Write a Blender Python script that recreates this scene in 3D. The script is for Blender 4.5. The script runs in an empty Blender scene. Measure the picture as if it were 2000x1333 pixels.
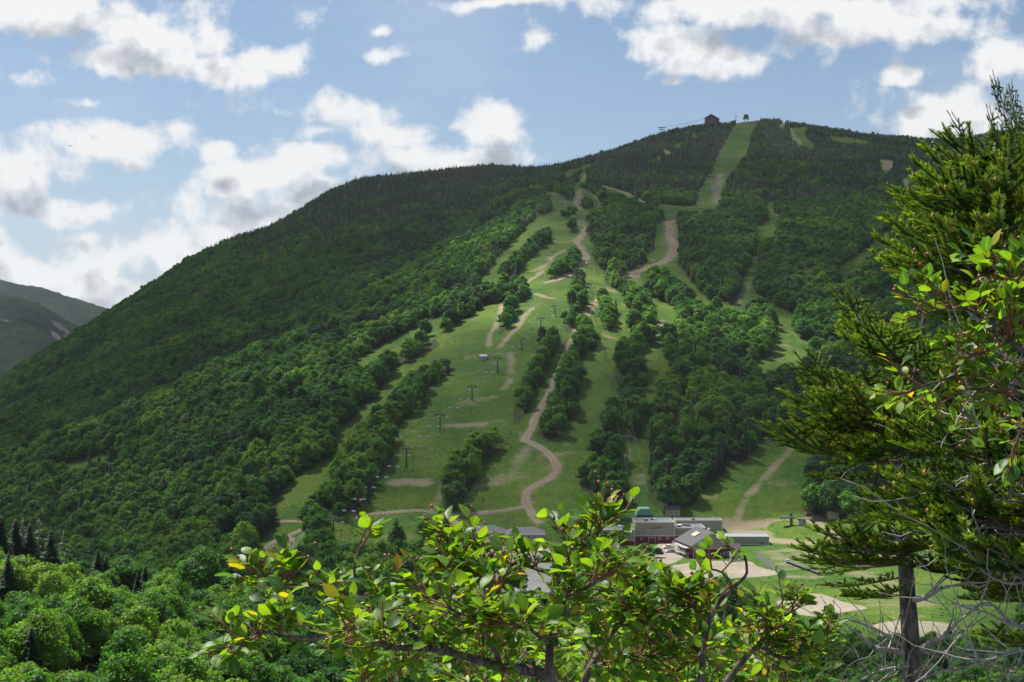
import bpy, bmesh, math, random
import numpy as np
from mathutils import Vector, Matrix, noise as mnoise
SC = bpy.context.scene
COL = SC.collection
RNG = np.random.default_rng(7)
random.seed(7)
F = 2778.0            # focal length in photo pixels (50 mm on a 36 mm sensor, 2000 px wide)
CZ = 100.0            # eye height above the valley floor, metres
R = math.radians
HAZE = 0.000026

# ------------------------------------------------------------------ object helpers
def tag(o, label=None, cat=None, group=None, kind=None):
    if label: o['label'] = label
    if cat: o['category'] = cat
    if group: o['group'] = group
    if kind: o['kind'] = kind
    return o

def empty(name, loc=(0, 0, 0), rz=0.0, parent=None):
    o = bpy.data.objects.new(name, None)
    o.empty_display_size = 0.5
    COL.objects.link(o)
    o.location = loc
    o.rotation_euler = (0, 0, rz)
    if parent: o.parent = parent
    return o

def mesh_np(name, V, Fc, mats=(), parent=None, link=True, attrs=None, smooth=False, midx=None, nper=None):
    """mesh from numpy: V (n,3), Fc (m,k) of equal sized faces (or list of arrays with different k)"""
    me = bpy.data.meshes.new(name)
    V = np.asarray(V, dtype=np.float32)
    groups = Fc if isinstance(Fc, list) else [Fc]
    groups = [np.asarray(g, dtype=np.int32) for g in groups if len(g)]
    nl = sum(g.size for g in groups); nf = sum(len(g) for g in groups)
    me.vertices.add(len(V)); me.vertices.foreach_set('co', V.ravel())
    me.loops.add(nl); me.polygons.add(nf)
    me.loops.foreach_set('vertex_index', np.concatenate([g.ravel() for g in groups]))
    starts = []; s = 0
    for g in groups:
        starts.append(s + np.arange(len(g)) * g.shape[1]); s += g.size
    me.polygons.foreach_set('loop_start', np.concatenate(starts).astype(np.int32))
    if smooth: me.polygons.foreach_set('use_smooth', np.ones(nf, dtype=bool))
    for m in mats: me.materials.append(m)
    if midx is not None: me.polygons.foreach_set('material_index', np.asarray(midx, dtype=np.int32))
    if attrs:
        for k, a in attrs.items():
            a = np.asarray(a, dtype=np.float32)
            if a.ndim == 1:
                at = me.attributes.new(k, 'FLOAT', 'POINT'); at.data.foreach_set('value', a)
            else:
                at = me.attributes.new(k, 'FLOAT_COLOR', 'POINT')
                if a.shape[1] == 3: a = np.hstack([a, np.ones((len(a), 1), np.float32)])
                at.data.foreach_set('color', a.ravel())
    me.update(calc_edges=True)
    me.validate()
    if not link: return me
    o = bpy.data.objects.new(name, me); COL.objects.link(o)
    if parent: o.parent = parent
    return o

class MB:
    """collects boxes, prisms and tubes, builds ONE mesh object"""
    def __init__(s): s.v = []; s.f = []
    def add(s, vs, fs):
        b = len(s.v); s.v += [tuple(v) for v in vs]; s.f += [tuple(i + b for i in f) for f in fs]
        return s
    def box(s, x0, x1, y0, y1, z0, z1):
        return s.add([(x0,y0,z0),(x1,y0,z0),(x1,y1,z0),(x0,y1,z0),(x0,y0,z1),(x1,y0,z1),(x1,y1,z1),(x0,y1,z1)],
                     [(3,2,1,0),(4,5,6,7),(0,1,5,4),(1,2,6,5),(2,3,7,6),(3,0,4,7)])
    def prism(s, poly, axis, a0, a1):
        n = len(poly); vs = []
        for a in (a0, a1):
            for p in poly:
                vs.append({'y': (p[0], a, p[1]), 'x': (a, p[0], p[1]), 'z': (p[0], p[1], a)}[axis])
        fs = [tuple(range(n))[::-1], tuple(range(n, 2*n))] + [(i, (i+1) % n, n+(i+1) % n, n+i) for i in range(n)]
        return s.add(vs, fs)
    def tube(s, p, q, r0, r1=None, n=8, caps=True):
        r1 = r0 if r1 is None else r1
        p = Vector(p); q = Vector(q); d = (q - p).normalized()
        u = d.cross(Vector((0, 0, 1)));
        if u.length < 1e-3: u = d.cross(Vector((1, 0, 0)))
        u.normalize(); w = d.cross(u)
        vs = []
        for c, r in ((p, r0), (q, r1)):
            for k in range(n):
                a = 2*math.pi*k/n; vs.append(c + u*(r*math.cos(a)) + w*(r*math.sin(a)))
        fs = [(k, (k+1) % n, n+(k+1) % n, n+k) for k in range(n)]
        if caps: fs += [tuple(range(n))[::-1], tuple(range(n, 2*n))]
        return s.add(vs, fs)
    def ball(s, c, r, n=8, m=5, sz=1.0):
        vs = [(c[0], c[1], c[2]-r*sz)]; fs = []
        for i in range(1, m):
            t = math.pi*i/m
            for k in range(n):
                a = 2*math.pi*k/n
                vs.append((c[0]+r*math.sin(t)*math.cos(a), c[1]+r*math.sin(t)*math.sin(a), c[2]-r*sz*math.cos(t)))
        vs.append((c[0], c[1], c[2]+r*sz)); e = len(vs)-1
        for k in range(n): fs.append((0, 1+(k+1) % n, 1+k))
        for i in range(m-2):
            for k in range(n):
                a = 1+i*n+k; b = 1+i*n+(k+1) % n; fs.append((a, b, b+n, a+n))
        o = 1+(m-2)*n
        for k in range(n): fs.append((o+k, o+(k+1) % n, e))
        return s.add(vs, fs)
    def build(s, name, mat, parent=None, bevel=0.0, smooth=False, link=True):
        me = bpy.data.meshes.new(name); me.from_pydata(s.v, [], s.f); me.materials.append(mat)
        bm = bmesh.new(); bm.from_mesh(me); bmesh.ops.recalc_face_normals(bm, faces=bm.faces)
        if smooth:
            for f in bm.faces: f.smooth = True
        bm.to_mesh(me); bm.free()
        if not link: return me
        o = bpy.data.objects.new(name, me); COL.objects.link(o)
        if parent: o.parent = parent
        if bevel:
            b = o.modifiers.new('bevel', 'BEVEL'); b.width = bevel; b.segments = 2; b.limit_method = 'ANGLE'
        return o

def copy_tree(o, parent=None):
    c = o.copy(); COL.objects.link(c)
    if parent: c.parent = parent
    for ch in list(o.children): copy_tree(ch, c)
    return c

# ------------------------------------------------------------------ node helpers
def mat(name):
    m = bpy.data.materials.new(name); m.use_nodes = True
    nt = m.node_tree; nt.nodes.clear()
    return m, nt
def N(nt, typ, **kw):
    n = nt.nodes.new(typ)
    for k, v in kw.items():
        if k.startswith('i_'): n.inputs[k[2:].replace('_', ' ')].default_value = v
        else: setattr(n, k, v)
    return n
def math_n(nt, op, a, b=None, c=None, clamp=False):
    n = nt.nodes.new('ShaderNodeMath'); n.operation = op; n.use_clamp = clamp
    for i, x in enumerate((a, b, c)):
        if x is None: continue
        if isinstance(x, (int, float)): n.inputs[i].default_value = x
        else: nt.links.new(x, n.inputs[i])
    return n.outputs[0]
def mixc(nt, fac, a, b, typ='MIX'):
    n = nt.nodes.new('ShaderNodeMix'); n.data_type = 'RGBA'; n.blend_type = typ
    for i, x in ((0, fac), (6, a), (7, b)):
        if isinstance(x, (int, float)): n.inputs[i].default_value = x
        elif isinstance(x, tuple): n.inputs[i].default_value = (*x, 1) if len(x) == 3 else x
        else: nt.links.new(x, n.inputs[i])
    return n.outputs[2]
def ramp(nt, fac, stops, interp='LINEAR'):
    n = nt.nodes.new('ShaderNodeValToRGB'); n.color_ramp.interpolation = interp
    el = n.color_ramp.elements
    while len(el) < len(stops): el.new(0.5)
    for e, (p, c) in zip(el, stops):
        e.position = p; e.color = (*c, 1) if len(c) == 3 else c
    nt.links.new(fac, n.inputs[0])
    return n.outputs[0]
def sstep(nt, x, lo, hi):
    n = nt.nodes.new('ShaderNodeMapRange'); n.interpolation_type = 'SMOOTHSTEP'
    nt.links.new(x, n.inputs[0])
    for i, v in ((1, lo), (2, hi)):
        if isinstance(v, (int, float)): n.inputs[i].default_value = v
        else: nt.links.new(v, n.inputs[i])
    return n.outputs[0]
def noise_n(nt, vec, scale, detail=4, rough=0.55, dist=0.0):
    n = nt.nodes.new('ShaderNodeTexNoise'); n.inputs['Scale'].default_value = scale
    n.inputs['Detail'].default_value = detail; n.inputs['Roughness'].default_value = rough
    n.inputs['Distortion'].default_value = dist
    if vec is not None: nt.links.new(vec, n.inputs['Vector'])
    return n.outputs[0]
def attr(nt, name, out='Fac', typ='GEOMETRY'):
    n = nt.nodes.new('ShaderNodeAttribute'); n.attribute_name = name; n.attribute_type = typ
    return n.outputs[out]
def finish(nt, sh, vol=None):
    o = nt.nodes.new('ShaderNodeOutputMaterial'); nt.links.new(sh, o.inputs['Surface'])
def pbsdf(nt, col, rough=0.7, spec=0.3, metal=0.0, bump=None, bstr=0.3, bdist=0.1):
    p = nt.nodes.new('ShaderNodeBsdfPrincipled')
    if isinstance(col, tuple): p.inputs['Base Color'].default_value = (*col, 1)
    else: nt.links.new(col, p.inputs['Base Color'])
    if isinstance(rough, (int, float)): p.inputs['Roughness'].default_value = rough
    else: nt.links.new(rough, p.inputs['Roughness'])
    p.inputs['Specular IOR Level'].default_value = spec
    p.inputs['Metallic'].default_value = metal
    if bump is not None:
        b = nt.nodes.new('ShaderNodeBump'); b.inputs['Strength'].default_value = bstr
        b.inputs['Distance'].default_value = bdist
        nt.links.new(bump, b.inputs['Height']); nt.links.new(b.outputs[0], p.inputs['Normal'])
    return p.outputs[0]
def simple(name, col, rough=0.7, var=0.15, scale=3.0, spec=0.3, metal=0.0, coord='Object', stripes=None):
    """plain paint / metal / wood with some mottling; stripes = (axis, period) for siding boards"""
    m, nt = mat(name)
    tc = N(nt, 'ShaderNodeTexCoord')
    n1 = noise_n(nt, tc.outputs[coord], scale, 5)
    f = math_n(nt, 'MULTIPLY_ADD', n1, 2*var, 1 - var)
    c = mixc(nt, 1.0, col, f, 'MULTIPLY')
    bump = None
    if stripes:
        sx = N(nt, 'ShaderNodeSeparateXYZ'); nt.links.new(tc.outputs[coord], sx.inputs[0])
        t = math_n(nt, 'FRACT', math_n(nt, 'DIVIDE', sx.outputs[stripes[0]], stripes[1]))
        bump = t
        edge = sstep(nt, t, 0.0, 0.12)
        c = mixc(nt, math_n(nt, 'MULTIPLY_ADD', edge, -0.25, 0.25), c, tuple(x*0.5 for x in col))
    finish(nt, pbsdf(nt, c, rough, spec, metal, bump, 0.4, 0.04))
    return m

# ------------------------------------------------------------------ noise (numpy, periodic-free value noise)
_perm = RNG.permutation(4096)
_val = RNG.random(4096)
def vnoise(x, y, seed=0):
    xi = np.floor(x).astype(np.int64); yi = np.floor(y).astype(np.int64)
    fx = x - xi; fy = y - yi
    fx = fx*fx*(3-2*fx); fy = fy*fy*(3-2*fy)
    def h(a, b): return _val[_perm[(_perm[(a + seed*131) & 4095] + b) & 4095]]
    return (h(xi, yi)*(1-fx)+h(xi+1, yi)*fx)*(1-fy) + (h(xi, yi+1)*(1-fx)+h(xi+1, yi+1)*fx)*fy
def fbm(x, y, octv=5, seed=0, gain=0.5):
    a = 1.0; s = 0.0; t = 0.0
    for o in range(octv):
        s = s + a*vnoise(x*2**o + 17.3*o, y*2**o - 9.1*o, seed+o); t += a; a *= gain
    return s/t

def smooth1(a, sig, axis):
    k = int(max(1, round(sig*3))); w = np.exp(-0.5*(np.arange(-k, k+1)/sig)**2); w /= w.sum()
    pad = [(0, 0)]*a.ndim; pad[axis] = (k, k)
    b = np.pad(a, pad, mode='edge')
    return np.apply_along_axis(lambda v: np.convolve(v, w, 'valid'), axis, b)

# ------------------------------------------------------------------ terrain: height field on a fan of rays
PXC = np.concatenate([np.arange(-2600, -160, 40), np.arange(-160, 2163, 3), np.arange(2180, 4640, 40)]).astype(float)
def geo(a, b, r):
    n = int(math.ceil(math.log(b/a)/math.log(r))); return a*(b/a)**(np.arange(n)/n)
DR = np.concatenate([geo(2.5, 380, 1.025), geo(380, 1300, 1.0048), geo(1300, 3600, 1.0075), geo(3600, 5200, 1.03)])
KX = [-2600, -300, 0, 215, 400, 600, 800, 950, 1060, 1200, 1450, 1700, 2000, 2300, 4600]
def row(*v): return np.array(v, float)
#            -2600  -300     0   215   400   600   800   950  1060  1200  1450  1700  2000  2300  4600
kD = [row(*[2.5]*15), row(*[25]*15), row(*[90]*15),
      row(   320,  320,  320,  320,  320,  290,  270,  255,  240,  220,  200,  180,  170,  170,  170),
      row(   470,  470,  470,  470,  470,  470,  470,  460,  450,  430,  410,  400,  400,  400,  400),
      row(   850,  850,  850,  760,  720,  715,  735,  740,  740,  740,  745,  755,  760,  760,  760),
      row(  1100, 1100, 1050, 1040, 1080, 1200, 1450, 1800, 2110, 1922, 1922, 1750, 1750, 1750, 1750),
      row(  1250, 1250, 1200, 1180, 1220, 1330, 1580, 1900, 2200, 2020, 2020, 1850, 1850, 1850, 1850),
      row(  1600, 1600, 1640, 1700, 1800, 1950, 2200, 2450, 2550, 2400, 2600, 2500, 2500, 2500, 2500),
      row(  2000, 2000, 2150, 2300, 2450, 2600, 2800, 3000, 2950, 2800, 3350, 3250, 3200, 3200, 3200),
      row(  2700, 2700, 2850, 3000, 3150, 3300, 3500, 3700, 3650, 3500, 4000, 3900, 3900, 3900, 3900),
      row(*[5200]*15)]
kZ = [row(*[96.5]*15), row(*[87]*15),
      row(    66,   66,   66,   66,   66,   65,   64,   63,   62,   60,   56,   55,   55,   55,   55),
      row(    57,   57,   55,   47,   43,   39,   34,   30,   28,   24,   22,   22,   22,   22,   22),
      row(   -25,  -22,  -20,  -15,   -8,   -2,    0,    0,    0,    0,    0,    0,    0,    0,    0),
      row(   -25,  -22,  -18,  -14,   -9,    0,    .5,   .5,  .5,   .5,   1,    4,    5,    5,    5),
      row(   -10,   -6,    4,   33,   66,  105,  171,  256,  331,  284,  284,  243,  245,  245,  245),
      row(   -20,  -14,   -4,   22,   55,   95,  165,  252,  340,  303,  304,  264,  268,  268,  268),
      row(     5,    5,   22,   80,  140,  205,  300,  370,  410,  398,  447,  417,  420,  420,  420)]
SKY_X = [-2600,-300,0,100,215,300,380,450,530,590,640,690,720,800,870,950,1000,1050,1100,1140,1200,1260,1330,1375,1400,1430,1450,1480,1510,1560,1620,1680,1740,1800,1860,1900,1950,2000,2300,4600]
SKY_Y = [890,870,742,678,605,548,497,465,440,405,374,352,346,338,329,320,323,327,318,305,288,266,247,241,238,237,233,229,231,238,247,258,263,268,271,262,254,248,240,240]
def build_terrain():
    nC, nR = len(PXC), len(DR)
    kd = [np.interp(PXC, KX, d) for d in kD]
    treepx = 7.5*F/kd[9]                       # crowns stand above the ground skyline
    sky = np.interp(PXC, SKY_X, SKY_Y) + treepx
    kz = [np.interp(PXC, KX, z) for z in kZ]
    zr = CZ + (666.5 - sky)*kd[9]/F
    kz += [zr, zr - 110, np.maximum(zr - 330, -30)]
    kd = [smooth1(d, 14, 0) for d in kd]
    kz = [smooth1(z, 14, 0) if i < 9 else z for i, z in enumerate(kz)]
    KDm = np.stack(kd); KZm = np.stack(kz)
    Z = np.empty((nR, nC))
    L = np.log(DR)
    for c in range(nC): Z[:, c] = np.interp(L, np.log(KDm[:, c]), KZm[:, c])
    for a, b, sg in ((0, len(DR), 5),): Z = smooth1(Z, sg, 0)
    U = (PXC - 1000)/F
    X = U[None, :]*DR[:, None]; Y = np.repeat(DR[:, None], nC, 1)
    slope_w = np.clip((Y - kd[5][None, :])/250, 0, 1)
    Z += slope_w*((fbm(X/260, Y/260, 4, 3)-0.5)*26*np.clip(Y/1800, 0.25, 1) + (fbm(X/55, Y/55, 3, 9)-0.5)*5)
    near_w = np.clip((Y-40)/80, 0, 1)*np.clip((460-Y)/60, 0, 1)
    Z += near_w*(fbm(X/45, Y/45, 3, 5)-0.5)*9
    # put the skyline back where it belongs
    py = 666.5 - (Z - CZ)/Y*F
    m = Y > 1400
    cur = np.where(m, py, 9999).min(0)
    dz = (cur - sky)*kd[9]/F
    w = np.clip((Y - kd[7][None, :])/(kd[9]-kd[7])[None, :], 0, 1)
    Z += dz[None, :]*w
    Z += np.where(Y > 1400, w, 0)*(fbm(X/14, Y/14, 2, 21)-0.5)*2.0
    return X, Y, Z, KDm
TX, TY, TZ, KDm = build_terrain()
CREST_D = KDm[6]; GULLY_D = KDm[7]
PPY = 666.5 - (TZ - CZ)/TY*F                   # photo row of every terrain vertex
LOGD = np.log(DR)
def grid_ix(px, D):
    c = np.clip(np.searchsorted(PXC, px) - 1, 0, len(PXC)-2)
    r = np.clip(np.searchsorted(DR, D) - 1, 0, len(DR)-2)
    fc = np.clip((px - PXC[c])/(PXC[c+1]-PXC[c]), 0, 1); fr = np.clip((D - DR[r])/(DR[r+1]-DR[r]), 0, 1)
    return c, r, fc, fr
def samp(A, x, y):
    x = np.asarray(x, float); y = np.asarray(y, float)
    c, r, fc, fr = grid_ix(1000 + F*x/y, y)
    return (A[r, c]*(1-fc)+A[r, c+1]*fc)*(1-fr) + (A[r+1, c]*(1-fc)+A[r+1, c+1]*fc)*fr
def H(x, y): return samp(TZ, x, y)
def at(px, py, dmin=395.0, dmax=5000):
    """first ground point seen at photo position (px, py) beyond dmin"""
    c = int(np.clip(np.searchsorted(PXC, px)-1, 0, len(PXC)-2)); f = (px-PXC[c])/(PXC[c+1]-PXC[c])
    col = PPY[:, c]*(1-f) + PPY[:, c+1]*f
    ok = np.where((DR >= dmin) & (col <= py))[0]
    if len(ok) == 0: D = dmax
    else:
        i = ok[0]
        if i == 0 or DR[i-1] < dmin: D = DR[i]
        else:
            t = (col[i-1]-py)/max(1e-6, col[i-1]-col[i]); D = DR[i-1] + t*(DR[i]-DR[i-1])
    x = (px-1000)/F*D
    return Vector((x, D, float(H(x, D))))
def atz(px, py, D):
    return Vector(((px-1000)/F*D, D, CZ + (666.5-py)/F*D))
def inpoly(px, py, poly):
    poly = np.asarray(poly, float); x = np.asarray(px); y = np.asarray(py)
    res = np.zeros(x.shape, bool)
    bb = (x >= poly[:, 0].min()) & (x <= poly[:, 0].max()) & (y >= poly[:, 1].min()) & (y <= poly[:, 1].max())
    if not bb.any(): return res
    xs, ys = x[bb], y[bb]; r = np.zeros(xs.shape, bool); n = len(poly); j = n-1
    for i in range(n):
        xi, yi = poly[i]; xj, yj = poly[j]
        cnd = ((yi > ys) != (yj > ys)) & (xs < (xj-xi)*(ys-yi)/((yj-yi) if yj != yi else 1e-9) + xi)
        r ^= cnd; j = i
    res[bb] = r
    return res
def polydist(px, py, line):
    """distance in photo pixels (rows stretched 2.6x: the slopes are seen at a low angle) to a polyline"""
    line = np.asarray(line, float); best = np.full(np.shape(px), 1e9)
    for (x0, y0), (x1, y1) in zip(line[:-1], line[1:]):
        dx, dy = x1-x0, y1-y0; l2 = dx*dx+dy*dy+1e-9
        t = np.clip(((px-x0)*dx+(py-y0)*dy)/l2, 0, 1)
        best = np.minimum(best, np.hypot(px-x0-t*dx, py-y0-t*dy))
    return best
# ------------------------------------------------------------------ clearings (ski runs, fields) and the tree islands in them, as seen from the bluff
M_OPEN = [(1056,365),(1079,373),(1104,386),(1119,395),(1121,358),(1131,358),(1136,369),(1152,375),(1169,384),(1170,396),(1187,399),(1187,405),(1164,409),(1148,420),(1143,426),(1143,438),(1164,433),(1148,445),(1147,459),(1154,474),(1166,486),(1160,496),(1162,519),(1180,528),(1180,549),(1187,558),(1210,570),(1222,575),(1226,560),(1223,540),(1232,530),(1264,522),(1255,549),(1265,572),(1285,584),(1303,594),(1316,598),(1324,606),(1322,619),(1324,625),(1320,642),(1297,640),(1292,648),(1292,678),(1299,694),(1309,715),(1307,734),(1303,738),(1276,763),(1272,800),(1268,860),(1271,896),(1259,940),(1263,965),(1272,985),(1300,1000),(1300,1060),(900,1062),(850,1062),(760,1075),(700,1078),(640,1072),(600,1072),(560,1100),(501,1104),(498,1072),(510,1057),(540,1030),(540,1000),(549,964),(570,940),(594,919),(618,904),(648,892),(656,870),(663,842),(686,820),(699,808),(719,790),(740,772),(752,748),(766,729),(792,707),(852,680),(906,651),(950,638),(968,620),(974,602),(984,600),(992,594),(1016,590),(1037,584),(1046,575),(1049,557),(1028,563),(1022,543),(1004,547),(990,556),(968,557),(926,551),(953,530),(968,509),(986,488),(1007,470),(1022,449),(1040,432),(1052,423),(1070,417),(1086,409),(1086,403),(1074,393),(1067,381)]
OPEN = [M_OPEN,
 [(690,710),(755,668),(800,646),(840,630),(870,611),(874,618),(845,645),(803,664),(762,688),(706,724)],
 [(850,662),(887,638),(926,614),(950,594),(990,589),(984,601),(963,616),(934,635),(895,657),(862,678)],
 # upper road loop and the run falling to the right of it
 [(1281,434),(1322,430),(1325,457),(1326,495),(1326,515),(1345,545),(1364,566),(1384,586),(1405,593),(1432,595),(1449,578),(1476,570),(1484,576),(1506,590),(1522,600),(1552,615),(1553,640),(1550,650),(1584,672),(1607,674),(1593,684),(1565,703),(1538,715),(1513,728),(1479,729),(1482,707),(1517,690),(1521,678),(1513,659),(1503,642),(1512,637),(1511,621),(1500,595),(1478,582),(1458,600),(1436,612),(1400,605),(1374,598),(1355,586),(1345,566),(1325,552),(1310,540),(1303,527),(1260,537),(1240,545),(1222,544),(1225,530),(1262,517),(1259,497),(1278,490),(1280,460)],
 # narrow run up the bowl
 [(1436,595),(1449,555),(1460,530),(1474,495),(1484,472),(1478,462),(1474,447),(1498,435),(1500,418),(1493,401),(1512,393),(1510,411),(1527,422),(1516,435),(1518,464),(1489,468),(1485,481),(1481,506),(1478,527),(1479,561),(1470,580)],
 [(1331,770),(1361,773),(1340,794),(1337,821),(1331,860),(1328,890),(1322,893),(1322,860),(1320,824),(1326,794)],
 # big field behind the lodge
 [(1487,862),(1526,849),(1580,848),(1592,885),(1585,930),(1568,960),(1572,1000),(1620,1012),(1640,1016),(1690,985),(1730,960),(1780,990),(1900,1010),(2000,1050),(2000,1230),(1780,1250),(1640,1235),(1550,1205),(1480,1180),(1420,1145),(1300,1150),(1240,1110),(1240,1060),(1300,1060),(1300,1000),(1334,992),(1358,985),(1364,968),(1400,938),(1430,916),(1469,890)],
 [(925,1108),(1010,1098),(1090,1100),(1095,1168),(1000,1172),(955,1150)],
 # summit run and small cuts
 [(1449,231),(1482,231),(1485,233),(1472,251),(1465,266),(1462,286),(1456,306),(1441,324),(1429,340),(1419,357),(1414,373),(1406,395),(1403,404),(1357,403),(1370,367),(1388,337),(1398,314),(1413,286),(1429,258),(1439,240)],
 [(1542,251),(1569,249),(1578,247),(1571,256),(1571,264),(1581,276),(1591,282),(1588,288),(1564,284),(1550,275),(1545,266)],
 [(1518,247),(1530,240),(1534,240),(1532,249)],[(1718,311),(1746,314),(1740,331),(1725,338)],
 [(1316,281),(1334,279),(1327,289)],[(1292,293),(1302,293),(1314,300),(1302,304)],[(1272,309),(1292,305),(1289,315)],
 [(1349,266),(1357,260),(1363,269)],[(1098,340),(1118,329),(1122,331),(1135,325),(1162,318),(1165,321),(1140,331),(1122,337),(1117,343),(1105,347)],
 [(1130,344),(1143,334),(1147,346),(1146,356),(1128,360),(1127,356),(1140,352)],
 [(1166,362),(1182,363),(1205,371),(1225,377),(1241,386),(1257,393),(1295,400),(1340,403),(1402,402),(1398,412),(1360,417),(1330,412),(1326,422),(1298,432),(1293,420),(1290,408),(1272,402),(1257,400),(1235,390),(1205,380),(1184,372)],
 [(1626,553),(1639,527),(1676,496),(1702,479),(1733,449),(1744,462),(1708,496),(1684,518),(1666,536),(1646,562)],
 [(1765,348),(1783,341),(1774,368),(1767,371)],[(1806,289),(1826,291),(1820,296),(1808,294)],
 [(1620,266),(1660,270),(1702,277),(1690,281),(1650,279),(1630,275)],
 [(96,924),(140,904),(200,888),(248,884),(220,901),(160,915),(120,928)],
 [(103,990),(118,975),(126,984),(118,998),(104,999)],[(158,1030),(180,1024),(190,1032),(165,1038)],
]
ISL = [
 [(971,527),(992,512),(1019,488),(1049,455),(1070,444),(1079,452),(1073,473),(1049,494),(1028,512),(1013,530),(1004,542),(980,547)],
 [(1073,434),(1083,423),(1103,412),(1113,405),(1125,409),(1128,417),(1112,424),(1092,429),(1077,434)],
 [(1106,451),(1109,441),(1121,429),(1127,426),(1131,435),(1130,450),(1121,456)],
 [(1137,385),(1145,382),(1167,398),(1164,404),(1143,410),(1136,402)],
 [(1104,490),(1118,480),(1128,478),(1131,492),(1119,496)],
 [(1069,543),(1073,525),(1094,509),(1118,501),(1127,497),(1133,504),(1130,515),(1120,525),(1109,533),(1090,540),(1072,546)],
 [(1114,573),(1117,560),(1118,539),(1115,527),(1135,528),(1141,539),(1144,552),(1148,564),(1150,582),(1142,590),(1142,603),(1135,623),(1123,632),(1115,648),(1102,650),(1100,635),(1093,614),(1109,597),(1120,581)],
 [(1056,645),(1080,641),(1095,653),(1095,666),(1072,719),(1066,745),(1039,769),(1033,805),(1013,831),(1003,828),(1000,792),(1006,765),(1026,729),(1046,706),(1052,680)],
 [(1132,627),(1152,618),(1160,632),(1164,652),(1165,668),(1160,690),(1148,686),(1139,713),(1139,746),(1133,776),(1130,800),(1122,825),(1102,848),(1069,864),(1046,851),(1046,831),(1056,805),(1085,752),(1109,700),(1115,677)],
 [(1168,560),(1178,563),(1183,575),(1192,584),(1204,590),(1206,611),(1195,624),(1198,647),(1187,647),(1180,632),(1174,612),(1171,593)],
 [(1234,545),(1238,563),(1255,567),(1268,584),(1277,597),(1280,614),(1277,635),(1276,650),(1279,666),(1261,676),(1261,700),(1255,720),(1262,740),(1262,779),(1253,806),(1259,848),(1247,872),(1232,866),(1226,836),(1220,806),(1214,770),(1202,740),(1198,700),(1200,680),(1215,664),(1235,655),(1230,640),(1227,615),(1235,605),(1222,598),(1216,590),(1220,573)],
 [(1130,920),(1145,875),(1172,836),(1187,800),(1199,776),(1205,812),(1208,848),(1214,896),(1217,920),(1229,941),(1232,980),(1220,992),(1160,992),(1151,965),(1136,962)],
 [(965,659),(968,644),(977,620),(992,608),(1007,599),(1014,602),(1010,620),(992,641),(977,656)],
 [(591,1052),(594,1024),(606,976),(621,958),(648,934),(643,910),(666,880),(687,853),(702,838),(717,820),(741,799),(762,775),(789,751),(795,733),(834,718),(860,706),(893,697),(914,699),(890,725),(871,735),(835,762),(825,785),(785,828),(772,858),(765,910),(736,947),(729,970),(706,986),(673,1009),(639,1030),(636,1048),(624,1060),(597,1062)],
 [(861,985),(864,950),(868,917),(884,884),(904,858),(937,841),(960,831),(986,838),(995,848),(983,871),(960,897),(937,927),(924,950),(914,966),(897,995),(871,1000)],
 [(1265,530),(1275,523),(1300,535),(1322,560),(1345,577),(1350,598),(1330,605),(1316,598),(1298,592),(1270,578)],
]
def crestD(px): return np.interp(px, PXC, CREST_D)
def is_open(px, py, D):
    px = np.asarray(px, float); py = np.asarray(py, float); D = np.asarray(D, float)
    o = np.zeros(px.shape, bool); isl = np.zeros(px.shape, bool)
    for p in OPEN: o |= inpoly(px, py, p)
    for p in ISL: isl |= inpoly(px, py, p)
    lim = np.where(px < 1100, crestD(px)*1.05, 9e9)
    return o & ~isl & (D > 395) & (D < lim)
# dirt: tracks as (photo polyline, width in metres)
TRACKS = [
 ('main', [(1053,1024),(1039,1000),(1029,987),(1027,970),(1033,957),(1056,943),(1079,930),(1089,914),(1082,897),(1066,881),(1039,867),(1026,860),(1031,848),(1041,831),(1052,800),(1075,760),(1090,735),(1098,718),(1104,699),(1111,680),(1123,659),(1130,641),(1144,621),(1153,603),(1168,585)], 5.0),
 ('base', [(690,1008),(739,1004),(789,999),(821,998),(845,1000),(878,1004),(937,1003),(986,998),(1031,989)], 3.6),
 ('spur', [(838,997),(871,1011),(904,1029)], 4.5),
 ('left', [(541,1018),(565,1019),(599,1020)], 3.0),
 ('loop', [(501,1096),(513,1075),(538,1057),(565,1045),(590,1035)], 4.6),
 ('fork', [(561,1048),(571,1060),(552,1078),(541,1098)], 3.6),
 ('upper', [(1322,431),(1308,434),(1307,440),(1310,453),(1311,472),(1314,489),(1311,500),(1301,510),(1280,519),(1267,522),(1249,528),(1240,536),(1237,543)], 10.0),
 ('ridge', [(1147,446),(1137,460),(1126,472),(1134,481),(1140,491),(1146,502),(1137,517),(1130,526),(1126,529),(1114,534),(1102,540),(1083,548),(1062,554)], 7.0),
 ('cross', [(1046,574),(1064,581),(1084,584)], 5.0),
 ('bowl', [(1164,364),(1182,365),(1205,372),(1225,378),(1241,386),(1257,394),(1295,401),(1330,404)], 4.5),
]
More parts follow.
